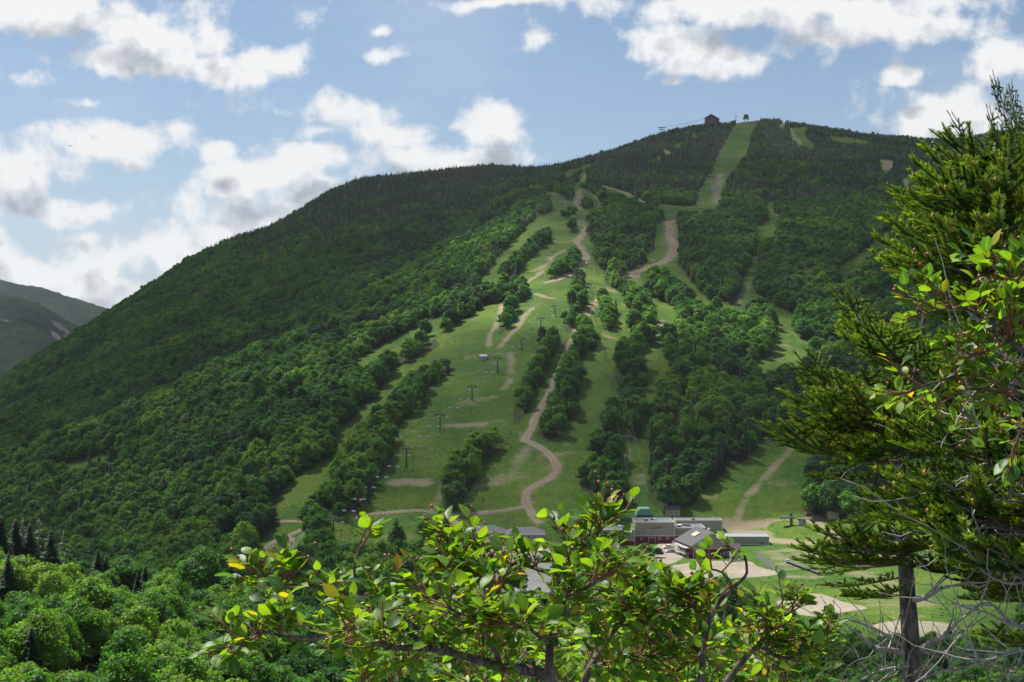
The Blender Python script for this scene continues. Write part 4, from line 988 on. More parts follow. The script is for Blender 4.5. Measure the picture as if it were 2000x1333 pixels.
# ------------------------------------------------------------------ cars
def car(px, py, kind, paint, rz, label, cat='car'):
    p = at(px, py); r = empty('parked_car' if kind != 'pickup' else 'pickup_truck', p, rz)
    L, Wd = (5.6, 1.95) if kind == 'pickup' else (4.7, 1.85)
    if kind == 'pickup': prof = [(-2.8,.45),(2.75,.45),(2.8,.95),(2.6,1.12),(1.35,1.2),(.75,1.85),(-.75,1.88),(-.95,1.22),(-.97,1.2),(-2.8,1.2)]
    else: prof = [(-2.35,.42),(2.3,.42),(2.35,.85),(2.1,1.0),(1.1,1.08),(.35,1.62),(-1.3,1.68),(-2.1,1.15),(-2.35,1.05)]
    MB().prism(prof, 'y', -Wd/2, Wd/2).build('body', paint, r, .07)
    if kind == 'pickup': g = [(1.22,1.24),(.72,1.74),(-.68,1.77),(-.84,1.24)]
    else: g = [(.98,1.12),(.32,1.55),(-1.25,1.6),(-1.95,1.16)]
    MB().prism(g, 'y', -Wd/2-.015, Wd/2+.015).build('side_window', GLASS, r)
    if kind == 'pickup': MB().prism([(1.38,1.22),(1.42,1.24),(.82,1.86),(.77,1.84)], 'y', -Wd/2+.14, Wd/2-.14).build('windscreen', GLASS, r); MB().box(-2.7, -1.1, -Wd/2+.12, Wd/2-.12, 1.2, 1.215).build('cargo_bed', BLACKM, r)
    else: MB().prism([(1.13,1.09),(1.17,1.11),(.42,1.64),(.37,1.62)], 'y', -Wd/2+.14, Wd/2-.14).build('windscreen', GLASS, r)
    for sx_ in (-1, 1):
        for sy_ in (-1, 1):
            x = sx_*L*.31; y = sy_*(Wd/2-.1); t = MB().tube((x, y-.12, .36), (x, y+.12, .36), .37, n=14).build('wheel', BLACKM, r)
            MB().tube((x, y-.14 if sy_ < 0 else y+.121, .36), (x, y-.121 if sy_ < 0 else y+.14, .36), .21, n=12).build('rim', STEEL, t)
    for sy_ in (-1, 1): MB().box(L/2-.05, L/2+.02, sy_*.62-.2, sy_*.62+.2, .72, .88).build('headlight', WHITE, r)
    MB().box(-L/2-.03, -L/2+.03, -.75, .75, .5, .62).box(L/2-.04, L/2+.04, -.75, .75, .45, .58).build('bumper', STEEL, r)
    tag(r, label, cat)
def paint(name, c):
    m, nt = mat(name); finish(nt, pbsdf(nt, c, .25, .6)); return m
PW, PD, PSV = paint('white_car_paint', (.75, .75, .76)), paint('dark_blue_car_paint', (.03, .04, .07)), paint('silver_car_paint', (.42, .44, .47))
car(1306, 1072, 'pickup', PW, R(186), 'white pickup truck beside the silver car at the lodge yard', 'truck')
car(1309, 1080, 'car', PSV, R(190), 'silver car in front of the white pickup truck', 'car')
car(955, 1126, 'car', PD, R(95), 'dark car with pale windscreen alone on the grey parking lot', 'car')
car(1036, 1076, 'car', PW, R(70), 'white car in front of the left lodge, half behind leaves', 'car')
# ------------------------------------------------------------------ chairlifts
def lift_tower(base, hpx, label, style, group, direction):
    p = at(*base); h = max(6.0, hpx*p.y/F); r = empty('lift_tower', p, direction)
    if style == 'pole':
        MB().tube((0, 0, -1), (0, 0, h), .42, .30, 10).build('pole', DARKST, r); aw = 2.6; am = DARKST
    else:
        m = MB(); 
        for sx_ in (-1, 1): m.tube((sx_*.55, 0, -1), (sx_*.28, 0, h), .15, .12, 6)
        nb = int(h/1.6)
        for k in range(nb):
            z0, z1 = h*k/nb, h*(k+1)/nb; s = 1 if k % 2 else -1; f0, f1 = .55-.27*k/nb, .55-.27*(k+1)/nb
            m.tube((s*f0, 0, z0), (-s*f1, 0, z1), .07, n=4)
        m.build('mast', STEEL, r); aw = 4.2; am = STEEL
    MB().box(-aw, aw, -.22, .22, h-.15, h+.25).build('crossarm', am, r, .03)
    for s in (-1, 1):
        t = MB().box(s*aw-.16, s*aw+.16, -1.7, 1.7, h-.55, h-.25)
        for k in range(5): t.tube((s*aw-.12, -1.5+k*.75, h-.4), (s*aw+.12, -1.5+k*.75, h-.4), .26, n=8)
        t.build('sheave_bar', am, r)
    m = MB(); m.tube((-aw*.5, 0, h+.2), (-aw*.5, 0, h+1.5), .07, n=5).tube((aw*.5, 0, h+.2), (aw*.5, 0, h+1.5), .07, n=5).box(-aw*.55, aw*.55, -.06, .06, h+1.4, h+1.52); m.build('work_frame', am, r)
    tag(r, label, 'lift tower', group)
    return r, p, h, aw
def cable_line(tops, name, label, sag=.012, rad=.035):
    """tops: list of (point, half width, direction) -> both ropes as one mesh"""
    m = MB(); paths = []
    for s in (-1, 1):
        path = []
        for (p, h, aw, rz), (p2, h2, aw2, rz2) in zip(tops[:-1], tops[1:]):
            A = p + Vector((math.cos(rz)*s*aw, math.sin(rz)*s*aw, h)); B = p2 + Vector((math.cos(rz2)*s*aw2, math.sin(rz2)*s*aw2, h2)); L = (B-A).length; k = max(3, int(L/12))
            for i in range(k): t = i/k; q = A.lerp(B, t); q.z -= 4*sag*L*t*(1-t); path.append(q)
        path.append(B)
        for a, b in zip(path[:-1], path[1:]): m.tube(a, b, rad, n=4, caps=False)
        paths.append(path)
    o = m.build(name, STEEL); tag(o, label, 'cable'); return paths
def chair_proto():
    r = empty('lift_chair'); MB().tube((0, 0, 0), (0, .0, -1.9), .05, n=5).box(-1.1, 1.1, -.04, .04, -1.95, -1.86).box(-1.1, -1.02, -.04, .04, -2.6, -1.9).box(1.02, 1.1, -.04, .04, -2.6, -1.9).build('hanger', STEEL, r)
    MB().box(-1.05, 1.05, -.55, .05, -2.72, -2.6).build('seat', CHAIR_M, r, .03); MB().box(-1.05, 1.05, .05, .13, -2.6, -1.95).build('backrest', CHAIR_M, r, .03); return r
CHAIR_M = simple('pale_grey_chair', (.55, .56, .58), .5, .05)
def hang_chairs(paths, spacing, direction, label, group, n_max=90):
    proto_ = chair_proto(); n = 0
    for path in paths:
        acc = 0; nxt = spacing*.4
        for a, b in zip(path[:-1], path[1:]):
            L = (b-a).length
            while nxt < acc + L and n < n_max:
                q = a.lerp(b, (nxt-acc)/L); o = proto_ if n == 0 else copy_tree(proto_); o.location = q; o.rotation_euler = (0, 0, direction+R(random.uniform(-6, 6))); tag(o, label, 'lift chair', group); n += 1; nxt += spacing
            acc += L
def heading(b0, b1):
    a, b = at(*b0), at(*b1); return math.atan2(b.y-a.y, b.x-a.x) - math.pi/2
T1 = [((651,1054),36,'lowest dark pole tower at the foot of the long tree strip'),((721,985),42,'dark pole tower standing against the long tree strip'),((794,914),37,'dark pole tower beside the white snow gun'),((859.5,841),31,'dark pole tower alone in the middle of the open slope'),((922,783),28,'dark pole tower below the grey shelter hut'),((972,729),29,'dark pole tower right of the grey shelter hut'),((1018,684),23,'dark pole tower just above the shelter hut, fourth from the top'),((1056,644),22,'third dark pole tower from the top of its line'),((1084,616),18,'second dark pole tower from the top of its line'),((1109,592),15,'topmost dark pole tower, next to a clump of spruces')]
hd = heading(T1[0][0], T1[-1][0]); tops = []
for b, hp, lb in T1:
    r, p, h, aw = lift_tower(b, hp, lb, 'pole', 'dark pole towers of the left chairlift', hd); tops.append((p, h-.3, aw, hd))
paths = cable_line(tops, 'lift_cable', 'thin pair of steel ropes of the left chairlift over open slope')
hang_chairs(paths, 17, hd, 'pale empty chair hanging on the left chairlift', 'chairs of the left chairlift', 88)
T2 = [((1250,990),31,'grey lattice tower right behind the green lift station'),((1226,895),42,'tall grey lattice tower between two tree strips'),((1205.6,802),28,'grey lattice tower at the top end of the lower tree strip'),((1195,761),27,'grey lattice tower, fourth from the lift station'),((1183,704),23,'grey lattice tower, fifth from the lift station'),((1173,659),20,'grey lattice tower beside a pale worn patch'),((1165.5,619),17,'grey lattice tower in the sunlit grass left of spruces'),((1158,590),19,'grey lattice tower next to the top bend of the dirt track'),((1154.5,573),18,'grey lattice tower just above the dirt track bend'),((1149,523),14,'grey lattice tower beside the stony ridge track'),((1137,440),11,'far grey lattice tower among spruces on the ridge'),((1124,367),11,'grey lattice tower in the rocky cut near the ridge top')]
hd2 = heading(T2[0][0], T2[-1][0]); tops = []
for b, hp, lb in T2:
    r, p, h, aw = lift_tower(b, hp, lb, 'lattice', 'grey lattice towers of the middle chairlift', hd2); tops.append((p, h-.3, aw, hd2))
cable_line(tops, 'lift_cable', 'thin pair of steel ropes of the middle chairlift', .008, .04)
# green lift station with chairs parked on a rail
D = 742; x0, x1 = (1184-1000)/F*D, (1302-1000)/F*D; zg = float(H((x0+x1)/2, D)); r = empty('lift_station', ((x0+x1)/2, D, zg)); hw = (x1-x0)/2
MB().box(-hw, hw, 0, 1.4, 2.6, 4.2).box(-hw, hw, 7, 8.2, 2.8, 3.9).build('parking_rail', GREENM, r, .05)
m = MB()
for k in range(10): xx = -hw+.6+k*(2*hw-1.2)/9; m.box(xx-.2, xx+.2, .4, .9, -2, 2.6).box(xx-.2, xx+.2, 7.3, 7.8, -2, 2.8)
m.build('post', GREENM, r)
for k in range(14):
    xx = -hw+1.2+k*.95
    MB().box(xx-.12, xx+.12, 1.4, 7, 3.2, 3.55).box(xx-.3, xx+.3, 2.5, 6, 1.2, 1.5).box(xx-.3, xx+.3, 2.4, 2.55, 1.5, 3.2).build('parked_chair', GREENR if k % 3 == 0 else GREENM, r)
cx = -hw + (1260-1184)/118*2*hw
prof = [(-4.3,3.2),(-4.6,5.2),(-3.6,7.6),(-2.6,8.6),(2.6,8.6),(3.6,7.6),(4.6,5.2),(4.3,3.2)]
MB().prism([(cx+a_, b_) for a_, b_ in prof], 'y', 2.5, 12).build('terminal_shell', GREENR, r, .5)
MB().box(cx-4.15, cx+4.15, 2.38, 2.5, 3.9, 5.3).build('window_band', GLASS, r); MB().box(cx-4.6, cx+4.6, 2.1, 2.5, 3.0, 3.8).build('skirt', GREENM, r, .04)
MB().box(cx-1, cx+1, 5, 9, -2, 3.2).box(cx-5, cx+5, 2.6, 11.9, 2.7, 3.15).build('pedestal', GREENM, r)
MB().box(cx+5.5, cx+11, 3, 7, 2.2, 2.5).box(cx+5.6, cx+5.8, 3.1, 3.3, -2, 2.2).box(cx+10.7, cx+10.9, 3.1, 3.3, -2, 2.2).build('canopy', STEEL, r)
tag(r, 'green lift station with domed pale green shell and parked chairs', 'lift station')
# learner lift on its grass mound
p = at(1545, 1047, 500); p = at(1548, 1036)
mx_, my_ = p.x+1.5, p.y+2
n_ = 40; rings = 14; V = []
for i in range(rings+1):
    t = i/rings
    for k in range(n_):
        a_ = 2*math.pi*k/n_; x_ = mx_+math.cos(a_)*15.5*t; y_ = my_+math.sin(a_)*19*t; V.append((x_, y_, float(H(x_, y_)) - .25 + 2.6*(0.5+0.5*math.cos(math.pi*min(1, t)))**.8 + .25*vnoise(np.array(x_*.5), np.array(y_*.5), 3)))
V = np.array(V); ix = np.arange((rings+1)*n_).reshape(rings+1, n_); q = np.stack([ix[:-1], np.roll(ix[:-1], -1, 1), np.roll(ix[1:], -1, 1), ix[1:]], -1).reshape(-1, 4)
mo = mesh_np('grass_mound', V, q, [gm], smooth=True, attrs={'dirt': np.zeros(len(V)), 'meadow': np.ones(len(V))}); tag(mo, kind='structure')
zt = float(H(mx_, my_)) + 2.2; r = empty('learner_lift', (mx_-2.0, my_-1, zt))
MB().box(-.7, .7, -.7, .7, -1.2, 3.6).build('pedestal', GREENM, r, .08)
MB().box(-6.2, 2.6, -.9, .9, 3.6, 4.1).box(-6.2, 2.0, -.5, .5, 4.1, 4.5).build('drive_frame', STEEL, r, .06)
MB().tube((-4.2, 0, 3.35), (-4.2, 0, 3.6), 2.2, n=20).build('bullwheel', STEEL, r); MB().box(-.6, .6, .3, 1.2, 4.5, 6.2).tube((.1, .6, 6.2), (.1, .6, 7.3), .06, n=5).build('counterweight', GREENM, r)
tag(r, 'small lift drive on a green pedestal on the grass mound', 'lift drive')
hut = empty('operator_hut', (mx_+3.6, my_-.4, zt-.1)); MB().box(-1.9, 1.9, -1.5, 1.5, -1.2, 3.0).build('wall', simple('blue_grey_boards', (.30, .34, .40), .8, .1, 2), hut)
MB().prism([(-2.2, 3.0), (2.2, 3.0), (2.2, 3.25), (-2.2, 3.5)], 'y', -1.9, 1.9).build('roof', SHING, hut)
MB().box(-1.6, -.5, -1.56, -1.5, 1.0, 2.6).build('door', simple('yellow_sign_board', (.55, .45, .15), .7), hut); window(hut, .8, 1.9, 1.3, 1.1, -1.5, .09); tag(hut, 'small blue-grey operator hut with a yellow panel on the mound', 'hut')
r, p, h, aw = lift_tower((1690, 1060), 20, 'short dark tower with a wide head on the gravel, right of the mound', 'pole', None, R(5))
# summit: tram station, mast, upper lift head, tram tower
SUM = 3290.0
def summit(px, dz=0, D=None):
    c = int(np.searchsorted(PXC, px)); i = int(np.argmin(PPY[:, c])); D = DR[i]-12; x = (px-1000)/F*D; return Vector((x, D, float(H(x, D))))
p = summit(1388); s = p.y/F; st_ = empty('tram_station', p, R(-24))
w_, h_ = 11.5*s, 24*s; zt_ = CZ + (666.5-224)/F*p.y - p.z; ze_ = zt_ - 6.5*s
RDK = simple('dull_red_panels', (.20, .055, .075), .8, .25, .2); RDK2 = simple('dark_red_panels', (.13, .035, .05), .8, .25, .2)
MB().box(-w_*.95, w_*.95, 0, 22, -10, ze_*.5).build('base_wall', RDK, st_); MB().prism([(-w_, ze_*.5), (w_, ze_*.5), (w_, ze_), (w_*.15, zt_), (-w_, ze_*.93)], 'y', -2, 24).build('wall', RDK2, st_)
MB().prism([(-w_-1.2, ze_*.93), (w_*.15, zt_), (w_*.15, zt_+.9), (-w_-1.2, ze_*.93+.9)], 'y', -3.2, 25).build('roof', SHING, st_); MB().prism([(w_*.15, zt_), (w_+1.2, ze_-.6), (w_+1.2, ze_+.3), (w_*.15, zt_+.9)], 'y', -3.2, 25).build('roof', SHING, st_)
MB().box(-w_*.9, -w_*.1, -2.2, -2, ze_*.62, ze_*.86).box(w_*.1, w_*.85, -2.2, -2, ze_*.66, ze_*.86).build('window', GLASS, st_); MB().box(-w_*1.15, w_*1.1, -3.4, -2.2, ze_*.46, ze_*.5).build('deck', WOOD, st_)
m = MB()
for k in range(7): xx = -w_*1.1+k*w_*.36; m.box(xx-.3, xx+.3, -3.3, -2.7, -8, ze_*.46)
m.build('stilt', RDK, st_); tag(st_, 'dull red tram station on stilts on the summit ridge', 'tram station')
p = summit(1437.5); s = p.y/F; zt2 = CZ+(666.5-218)/F*p.y-p.z; r = empty('radio_mast', p); m = MB().tube((0, 0, -2), (0, 0, zt2), .55, .22, 6); m.build('mast', STEEL, r); MB().box(-1.6, 1.6, -.2, .2, zt2*.55, zt2*.62).build('antenna', STEEL, r); tag(r, 'thin radio mast on the summit between the tram station and the run', 'mast')
p = summit(1457.5); s = p.y/F; r = empty('summit_lift_terminal', p); zz = CZ+(666.5-224)/F*p.y-p.z; MB().prism([(-4*s, zz*.55), (4*s, zz*.55), (4.6*s, zz*.75), (2.5*s, zz), (-3*s, zz), (-4.6*s, zz*.72)], 'y', -3, 8).build('shell', DARKST, r); MB().box(-7*s, 6*s, -1, 2, zz*.35, zz*.5).build('frame', STEEL, r)
MB().box(-3.4*s, -2.6*s, 0, 2, -3, zz*.6).box(2.4*s, 3.2*s, 0, 2, -3, zz*.6).build('leg', STEEL, r); MB().box(-3*s, 3*s, -3.1, -3, zz*.62, zz*.8).build('window', GLASS, r); tag(r, 'dark lift terminal on legs at the top of the summit run', 'lift terminal')
p = summit(1286); p.y -= 60; p.z = float(H(p.x, p.y)); zz = CZ+(666.5-249)/F*p.y-p.z; r = empty('tram_tower', p); m = MB()
for sx_ in (-1, 1): m.tube((sx_*3, 0, -3), (sx_*1.2, 0, zz), .45, .35, 6)
for k in range(5): f0 = k/5; m.tube((-(3-1.8*f0), 0, zz*f0), (3-1.8*(f0+.2), 0, zz*(f0+.2)), .2, n=4)
m.build('mast', STEEL, r); MB().box(-7.5, 7.5, -1, 1, zz-1.1, zz).box(-6.5, 7, -1, 1, zz-5, zz-4.2).build('crossarm', DARKST, r); tag(r, 'tram cable tower rising above the left shoulder of the summit', 'lift tower')
A = p + Vector((0, 0, zz)); B = st_.location + Vector((-w_*.9, 0, ze_*.95)); m = MB()
for dx_ in (-4, 4):
    prev = None
    for k in range(13):
        t = k/12; q = (A+Vector((dx_, 0, 0))).lerp(B+Vector((dx_*.3, 0, 0)), t); q.z -= 10*t*(1-t)
        if prev is not None: m.tube(prev, q, .16, n=4, caps=False)
        prev = q
tag(m.build('tram_cable', STEEL), 'tram ropes running from the tram station down to the cable tower', 'cable')
# snow gun, rocks, deadwood
p = at(783, 862); r = empty('snow_gun', p, R(30)); MB().tube((0, 0, 0), (0, 0, 1.6), .12, n=6).build('stand', STEEL, r); MB().tube((0, -.7, 2.0), (0, .7, 2.2), .75, .55, 14).build('fan_drum', PW, r, .04); MB().box(-.9, .9, -.9, .9, 0, .25).build('skid', STEEL, r); tag(r, 'white fan snow gun on the slope near the long tree strip', 'snow gun')
ROCKM = bark_mat('pale_granite', (.30, .28, .25), (.52, .50, .46), 2)
def rock_mesh(i):
    bm = bmesh.new(); bmesh.ops.create_icosphere(bm, subdivisions=2, radius=1)
    for v in bm.verts: n = mnoise.noise(v.co*1.3+Vector((i*7, 0, 0))); v.co *= 1+.45*n; v.co.z *= .6
    me = bpy.data.meshes.new('boulder'); bm.to_mesh(me); bm.free(); me.materials.append(ROCKM); return me
RK = [rock_mesh(i) for i in range(4)]
def rocks(n, line, spread, size, label, group):
    ln = np.array(line, float)
    for k in range(n):
        t = random.random()*(len(ln)-1); i = int(t); q = ln[i]*(1-t+i)+ln[min(i+1, len(ln)-1)]*(t-i)
        p = at(q[0]+random.gauss(0, spread), q[1]+random.gauss(0, spread*.7)); o = bpy.data.objects.new('boulder', random.choice(RK)); COL.objects.link(o)
        s = size*random.uniform(.5, 1.5); o.location = p; o.scale = (s*1.5, s, s*.8); o.rotation_euler = (0, 0, random.random()*6); tag(o, label, 'rock', group)
rocks(46, [(1359,401),(1371,366),(1389,336),(1400,312),(1415,284),(1431,256),(1440,240)], .7, 1.7, 'pale boulder in the row along the left edge of the summit run', 'rocks along the summit run')
rocks(22, [(1060,368),(1075,376),(1100,388),(1105,402)], 3, 1.3, 'pale rock at the stony top end of the upper left run', 'rocks on the upper left run')
rocks(24, [(1124,380),(1128,395),(1131,408)], 3, 1.2, 'grey rock in the rocky lift cut near the ridge', 'rocks in the lift cut')
rocks(30, [(1062,502),(1078,506),(1066,530),(1050,545),(1092,458)], 6, .8, 'pale rock on the sunlit run left of the ridge track', 'rocks on the sunlit run')
rocks(34, [(1040,598),(1032,612),(1024,625),(1090,605),(1075,622),(1050,655)], 4, .6, 'pale rock on the stony slope below the ridge track bend', 'rocks on the middle slope')
rocks(14, [(1318,470),(1318,500),(1290,510),(1275,506)], 3, 1.0, 'pale rock beside the upper road loop', 'rocks beside the upper road loop')
rocks(8, [(1310,532),(1330,548)], 3, .9, 'pale rock on the grassy run below the upper road loop', 'rocks below the upper road loop')
rocks(7, [(1392,365),(1400,372),(1396,372)], 2, 2.0, 'pale rock low on the summit run', 'rocks on the summit run')
m = MB(); p = at(1395, 373); m.box(-4, 4, -.8, .8, 0, 6).prism([(-4.6, 6), (4.6, 6), (3, 9), (-3, 9)], 'y', -1.2, 1.2)
o = m.build('snowmaking_shack', simple('pale_shack', (.42, .40, .37), .8), None, .1); o.location = p; tag(o, 'tiny pale shack on the lower part of the summit run', 'shack')
# bird far off in the sky
bm_ = MB(); bm_.add([(-.5, 0, .12), (-.2, .1, .02), (0, .16, 0), (.2, .1, .02), (.5, 0, .14), (.2, -.06, 0), (0, -.2, -.02), (-.2, -.06, 0), (0, 0, .06), (0, 0, -.06)], [(0, 1, 7), (1, 2, 8), (1, 8, 7), (2, 3, 8), (3, 5, 8), (3, 4, 5), (7, 8, 6), (5, 6, 8), (2, 1, 9), (1, 7, 9), (7, 6, 9), (6, 5, 9), (5, 3, 9), (3, 2, 9)])
o = bm_.build('bird', simple('dark_feathers', (.03, .03, .035), .8)); o.location = atz(137, 285, 260); o.rotation_euler = (R(25), R(12), R(20)); tag(o, 'small dark bird gliding in front of the clouds', 'bird')
# ------------------------------------------------------------------ foreground shrub: branches, leaves, berries
def leaf_mat():
    m, nt = mat('serviceberry_leaf'); t = attr(nt, 'tint', 'Color'); a = attr(nt, 'across'); g = N(nt, 'ShaderNodeNewGeometry'); tc = N(nt, 'ShaderNodeTexCoord')
    n1 = noise_n(nt, tc.outputs['Object'], 60, 4, .6)
    c = mixc(nt, .6, t, ramp(nt, n1, [(.3, (.72, .75, .7)), (.7, (1.2, 1.15, 1.1))]), 'MULTIPLY')
    rib = sstep(nt, math_n(nt, 'SUBTRACT', 1.0, a), .86, 1.0); c = mixc(nt, math_n(nt, 'MULTIPLY', rib, .45), c, (.22, .30, .08))
    p = pbsdf(nt, c, .46, .36, 0, n1, .25, .004); tr = N(nt, 'ShaderNodeBsdfTranslucent')
    nt.links.new(mixc(nt, 1, c, (2.6, 2.3, .5), 'MULTIPLY'), tr.inputs[0]); mx = N(nt, 'ShaderNodeMixShader'); mx.inputs[0].default_value = .48
    nt.links.new(p, mx.inputs[1]); nt.links.new(tr.outputs[0], mx.inputs[2]); finish(nt, mx.outputs[0]); return m
LEAF_M = leaf_mat()
TWIG_M = bark_mat('serviceberry_bark', (.055, .042, .035), (.21, .18, .155), 60)
REDTW_M = simple('young_red_twig', (.20, .09, .04), .7, .2, 40)
BERRY_M = simple('unripe_red_berry', (.27, .085, .045), .45, .3, 60, .5)
# one leaf: stations along the midrib
LS = np.array([0, .12, .30, .52, .74, .9, 1.0]); LW = np.array([.02, .26, .46, .50, .36, .15, .0])
def leaf_batch(bases, dirs, ups, L, tints):
    n = len(bases); D = dirs/(np.linalg.norm(dirs, axis=1)[:, None]+1e-9); U = ups - (ups*D).sum(1)[:, None]*D; U /= np.linalg.norm(U, axis=1)[:, None]+1e-9
    S = np.cross(D, U); fold = RNG.uniform(.05, .45, n); curl = RNG.uniform(-.05, .5, n); wid = RNG.uniform(.62, .88, n)*.78; twist = RNG.normal(size=n)*.25
    V = np.zeros((n, len(LS), 3, 3)); ac = np.zeros((n, len(LS), 3)); 
    for k, (s, w) in enumerate(zip(LS, LW)):
        dn = curl*s*s; c = bases + D*(L*(s - .25*dn))[:, None] - U*(L*dn*.7)[:, None]
        ct, sn = np.cos(twist*s), np.sin(twist*s); S2 = S*ct[:, None]+U*sn[:, None]; U2 = U*ct[:, None]-S*sn[:, None]
        hw = (L*w*wid)[:, None]; wav = RNG.normal(size=n)*.03
        V[:, k, 0] = c + S2*hw + U2*hw*(fold+wav)[:, None]; V[:, k, 1] = c; V[:, k, 2] = c - S2*hw + U2*hw*(fold-wav)[:, None]; ac[:, k, 0] = 1; ac[:, k, 2] = 1
    K = len(LS)*3; q = []
    for k in range(len(LS)-1):
        a = k*3; q += [(a, a+1, a+4, a+3), (a+1, a+2, a+5, a+4)]
    q = np.array(q); Q = (q[None]+(np.arange(n)*K)[:, None, None]).reshape(-1, 4)
    return V.reshape(-1, 3), Q, ac.reshape(-1), np.repeat(tints, K, 0)
def leaf_tints(n, bright=1.0):
    base = np.array([.062, .150, .018]); alt = np.array([.125, .235, .022]); dk = np.array([.034, .100, .024])
    u = RNG.random((n, 1)); t = base*(1-u)+alt*u; d = RNG.random(n) < .2; t[d] = dk
    y = RNG.random(n) < .012; t[y] = np.array([.36, .22, .02]); y2 = RNG.random(n) < .05; t[y2] = np.array([.24, .26, .02])
    return np.clip(t*bright*RNG.uniform(.8, 1.2, (n, 1)), 0, 1)
def crv(pts, step=.02):
    """photo polyline (x, y, distance) -> smooth 3-D path"""
    P = np.array([tuple(atz(a, b, d)) for a, b, d in pts]); return spline(P, step)
def tube_path(mb, P, r0, r1, n=7):
    k = len(P); r = [r0+(r1-r0)*i/(k-1) for i in range(k)]
    vs = []; fs = []
    T = np.gradient(P, axis=0); T /= np.linalg.norm(T, axis=1)[:, None]+1e-9; up = np.array([0.3, .9, .2])
    for i in range(k):
        u = np.cross(T[i], up); u /= np.linalg.norm(u)+1e-9; w = np.cross(T[i], u)
        kn = r[i]*(1+.18*math.sin(i*2.1)*(i % 3 == 0))
        for j in range(n): a = 2*math.pi*j/n; vs.append(P[i]+u*kn*math.cos(a)+w*kn*math.sin(a))
    for i in range(k-1):
        for j in range(n): fs.append((i*n+j, i*n+(j+1) % n, (i+1)*n+(j+1) % n, (i+1)*n+j))
    mb.add([tuple(v) for v in vs], fs)
class Sprigs:
    """collects twigs, leaves and berries of one branch"""
    def __init__(s): s.b = []; s.d = []; s.u = []; s.L = []; s.tw = MB(); s.bl = []; s.nb = 0
    def twig(s, p, d, length, nl, L, berry=.4, droop=.25):
        d = d/np.linalg.norm(d); n = 7; P = [p]; dd = d.copy()
        for i in range(n): dd = dd + RNG.normal(size=3)*.10 + np.array([0, 0, .05 - droop*.25*i/n]); dd /= np.linalg.norm(dd); P.append(P[-1]+dd*length/n)
        P = np.array(P); tube_path(s.tw, P, .0022, .0012, 5)
        for i in range(nl):
            t = .25+.75*(i+.6)/nl; f = t*n; k = min(n-1, int(f)); q = P[k]*(1-f+k)+P[k+1]*(f-k)
            a = i*2.4+RNG.random()*1.2; side = np.array([math.cos(a), math.sin(a)*.8, .15+.5*RNG.random()]); dirn = side*.85 + (P[k+1]-P[k])/length*n*.75 + np.array([0, 0, -.45*RNG.random()-.05])
            dn = dirn/np.linalg.norm(dirn); st = .012; s.b.append(q+dn*st); s.d.append(dn); s.u.append(np.array([0, 0, 1.0])+RNG.normal(size=3)*.42); s.L.append(L*RNG.uniform(.62, 1.12))
            s.tw.tube(q, q+dn*(st+.004), .0009, n=3, caps=False)
        if RNG.random() < berry:
            for j in range(RNG.integers(2, 5)):
                e = P[-1] + dd*.012 + RNG.normal(size=3)*.016 + np.array([0, 0, .008]); s.tw.tube(P[-1], e, .0008, n=3, caps=False); s.bl.append((e, RNG.uniform(.0026, .0042))); s.nb += 1
    def build(s, par, bright=1.0):
        if s.tw.v: s.tw.build('twig', REDTW_M, par, smooth=True)
        n = len(s.b)
        if n:
            V, Q, ac, tt = leaf_batch(np.array(s.b), np.array(s.d), np.array(s.u), np.array(s.L), leaf_tints(n, bright)); mesh_np('leaves', V, Q, [LEAF_M], par, smooth=True, attrs={'tint': tt, 'across': ac})
        for e, r in s.bl:
            o = bpy.data.objects.new('berry', BERRY_ME); COL.objects.link(o); o.parent = par; o.location = e; o.scale = (r, r, r)
BERRY_ME = MB().ball((0, 0, 0), 1, 8, 6).build('berry', BERRY_M, link=False, smooth=True)
def shrub_branch(par, pts, r0, r1, ntw, L, tl=(.08, .2), start=.25, nl=(4, 8), tipn=3, berry=.45, bright=1.0):
    P = crv(pts); mb = MB(); tube_path(mb, P, r0, r1); br = mb.build('branch', TWIG_M, par, smooth=True); sp = Sprigs(); T = np.gradient(P, axis=0)
    for i in range(ntw):
        t = start+(1-start)*RNG.random()**.8; k = min(len(P)-1, int(t*(len(P)-1))); tv = T[k]/np.linalg.norm(T[k])
        dv = tv*.5 + RNG.normal(size=3)*np.array([.6, .5, .45]) + np.array([0, -.1, .28]); sp.twig(P[k], dv, RNG.uniform(*tl), int(RNG.integers(*nl)), L, berry)
    for i in range(tipn if ntw > 3 else 1): sp.twig(P[-1], T[-1]/np.linalg.norm(T[-1])+RNG.normal(size=3)*.35+np.array([0, 0, .15]), tl[0]*1.1, 5, L, .5)
    sp.build(br, bright); return br
shrub = empty('serviceberry_shrub', (.08, 2.9, 97.0)); tag(shrub, 'large leafy shrub with red berries filling the bottom middle of the view', 'shrub'); bpy.context.view_layer.update()
INV = shrub.matrix_world.inverted()
class Sub:   # children are modelled in world coordinates
    pass
def adopt(root):
    inv = root.matrix_world.inverted()
    for c in root.children: c.matrix_parent_inverse = inv
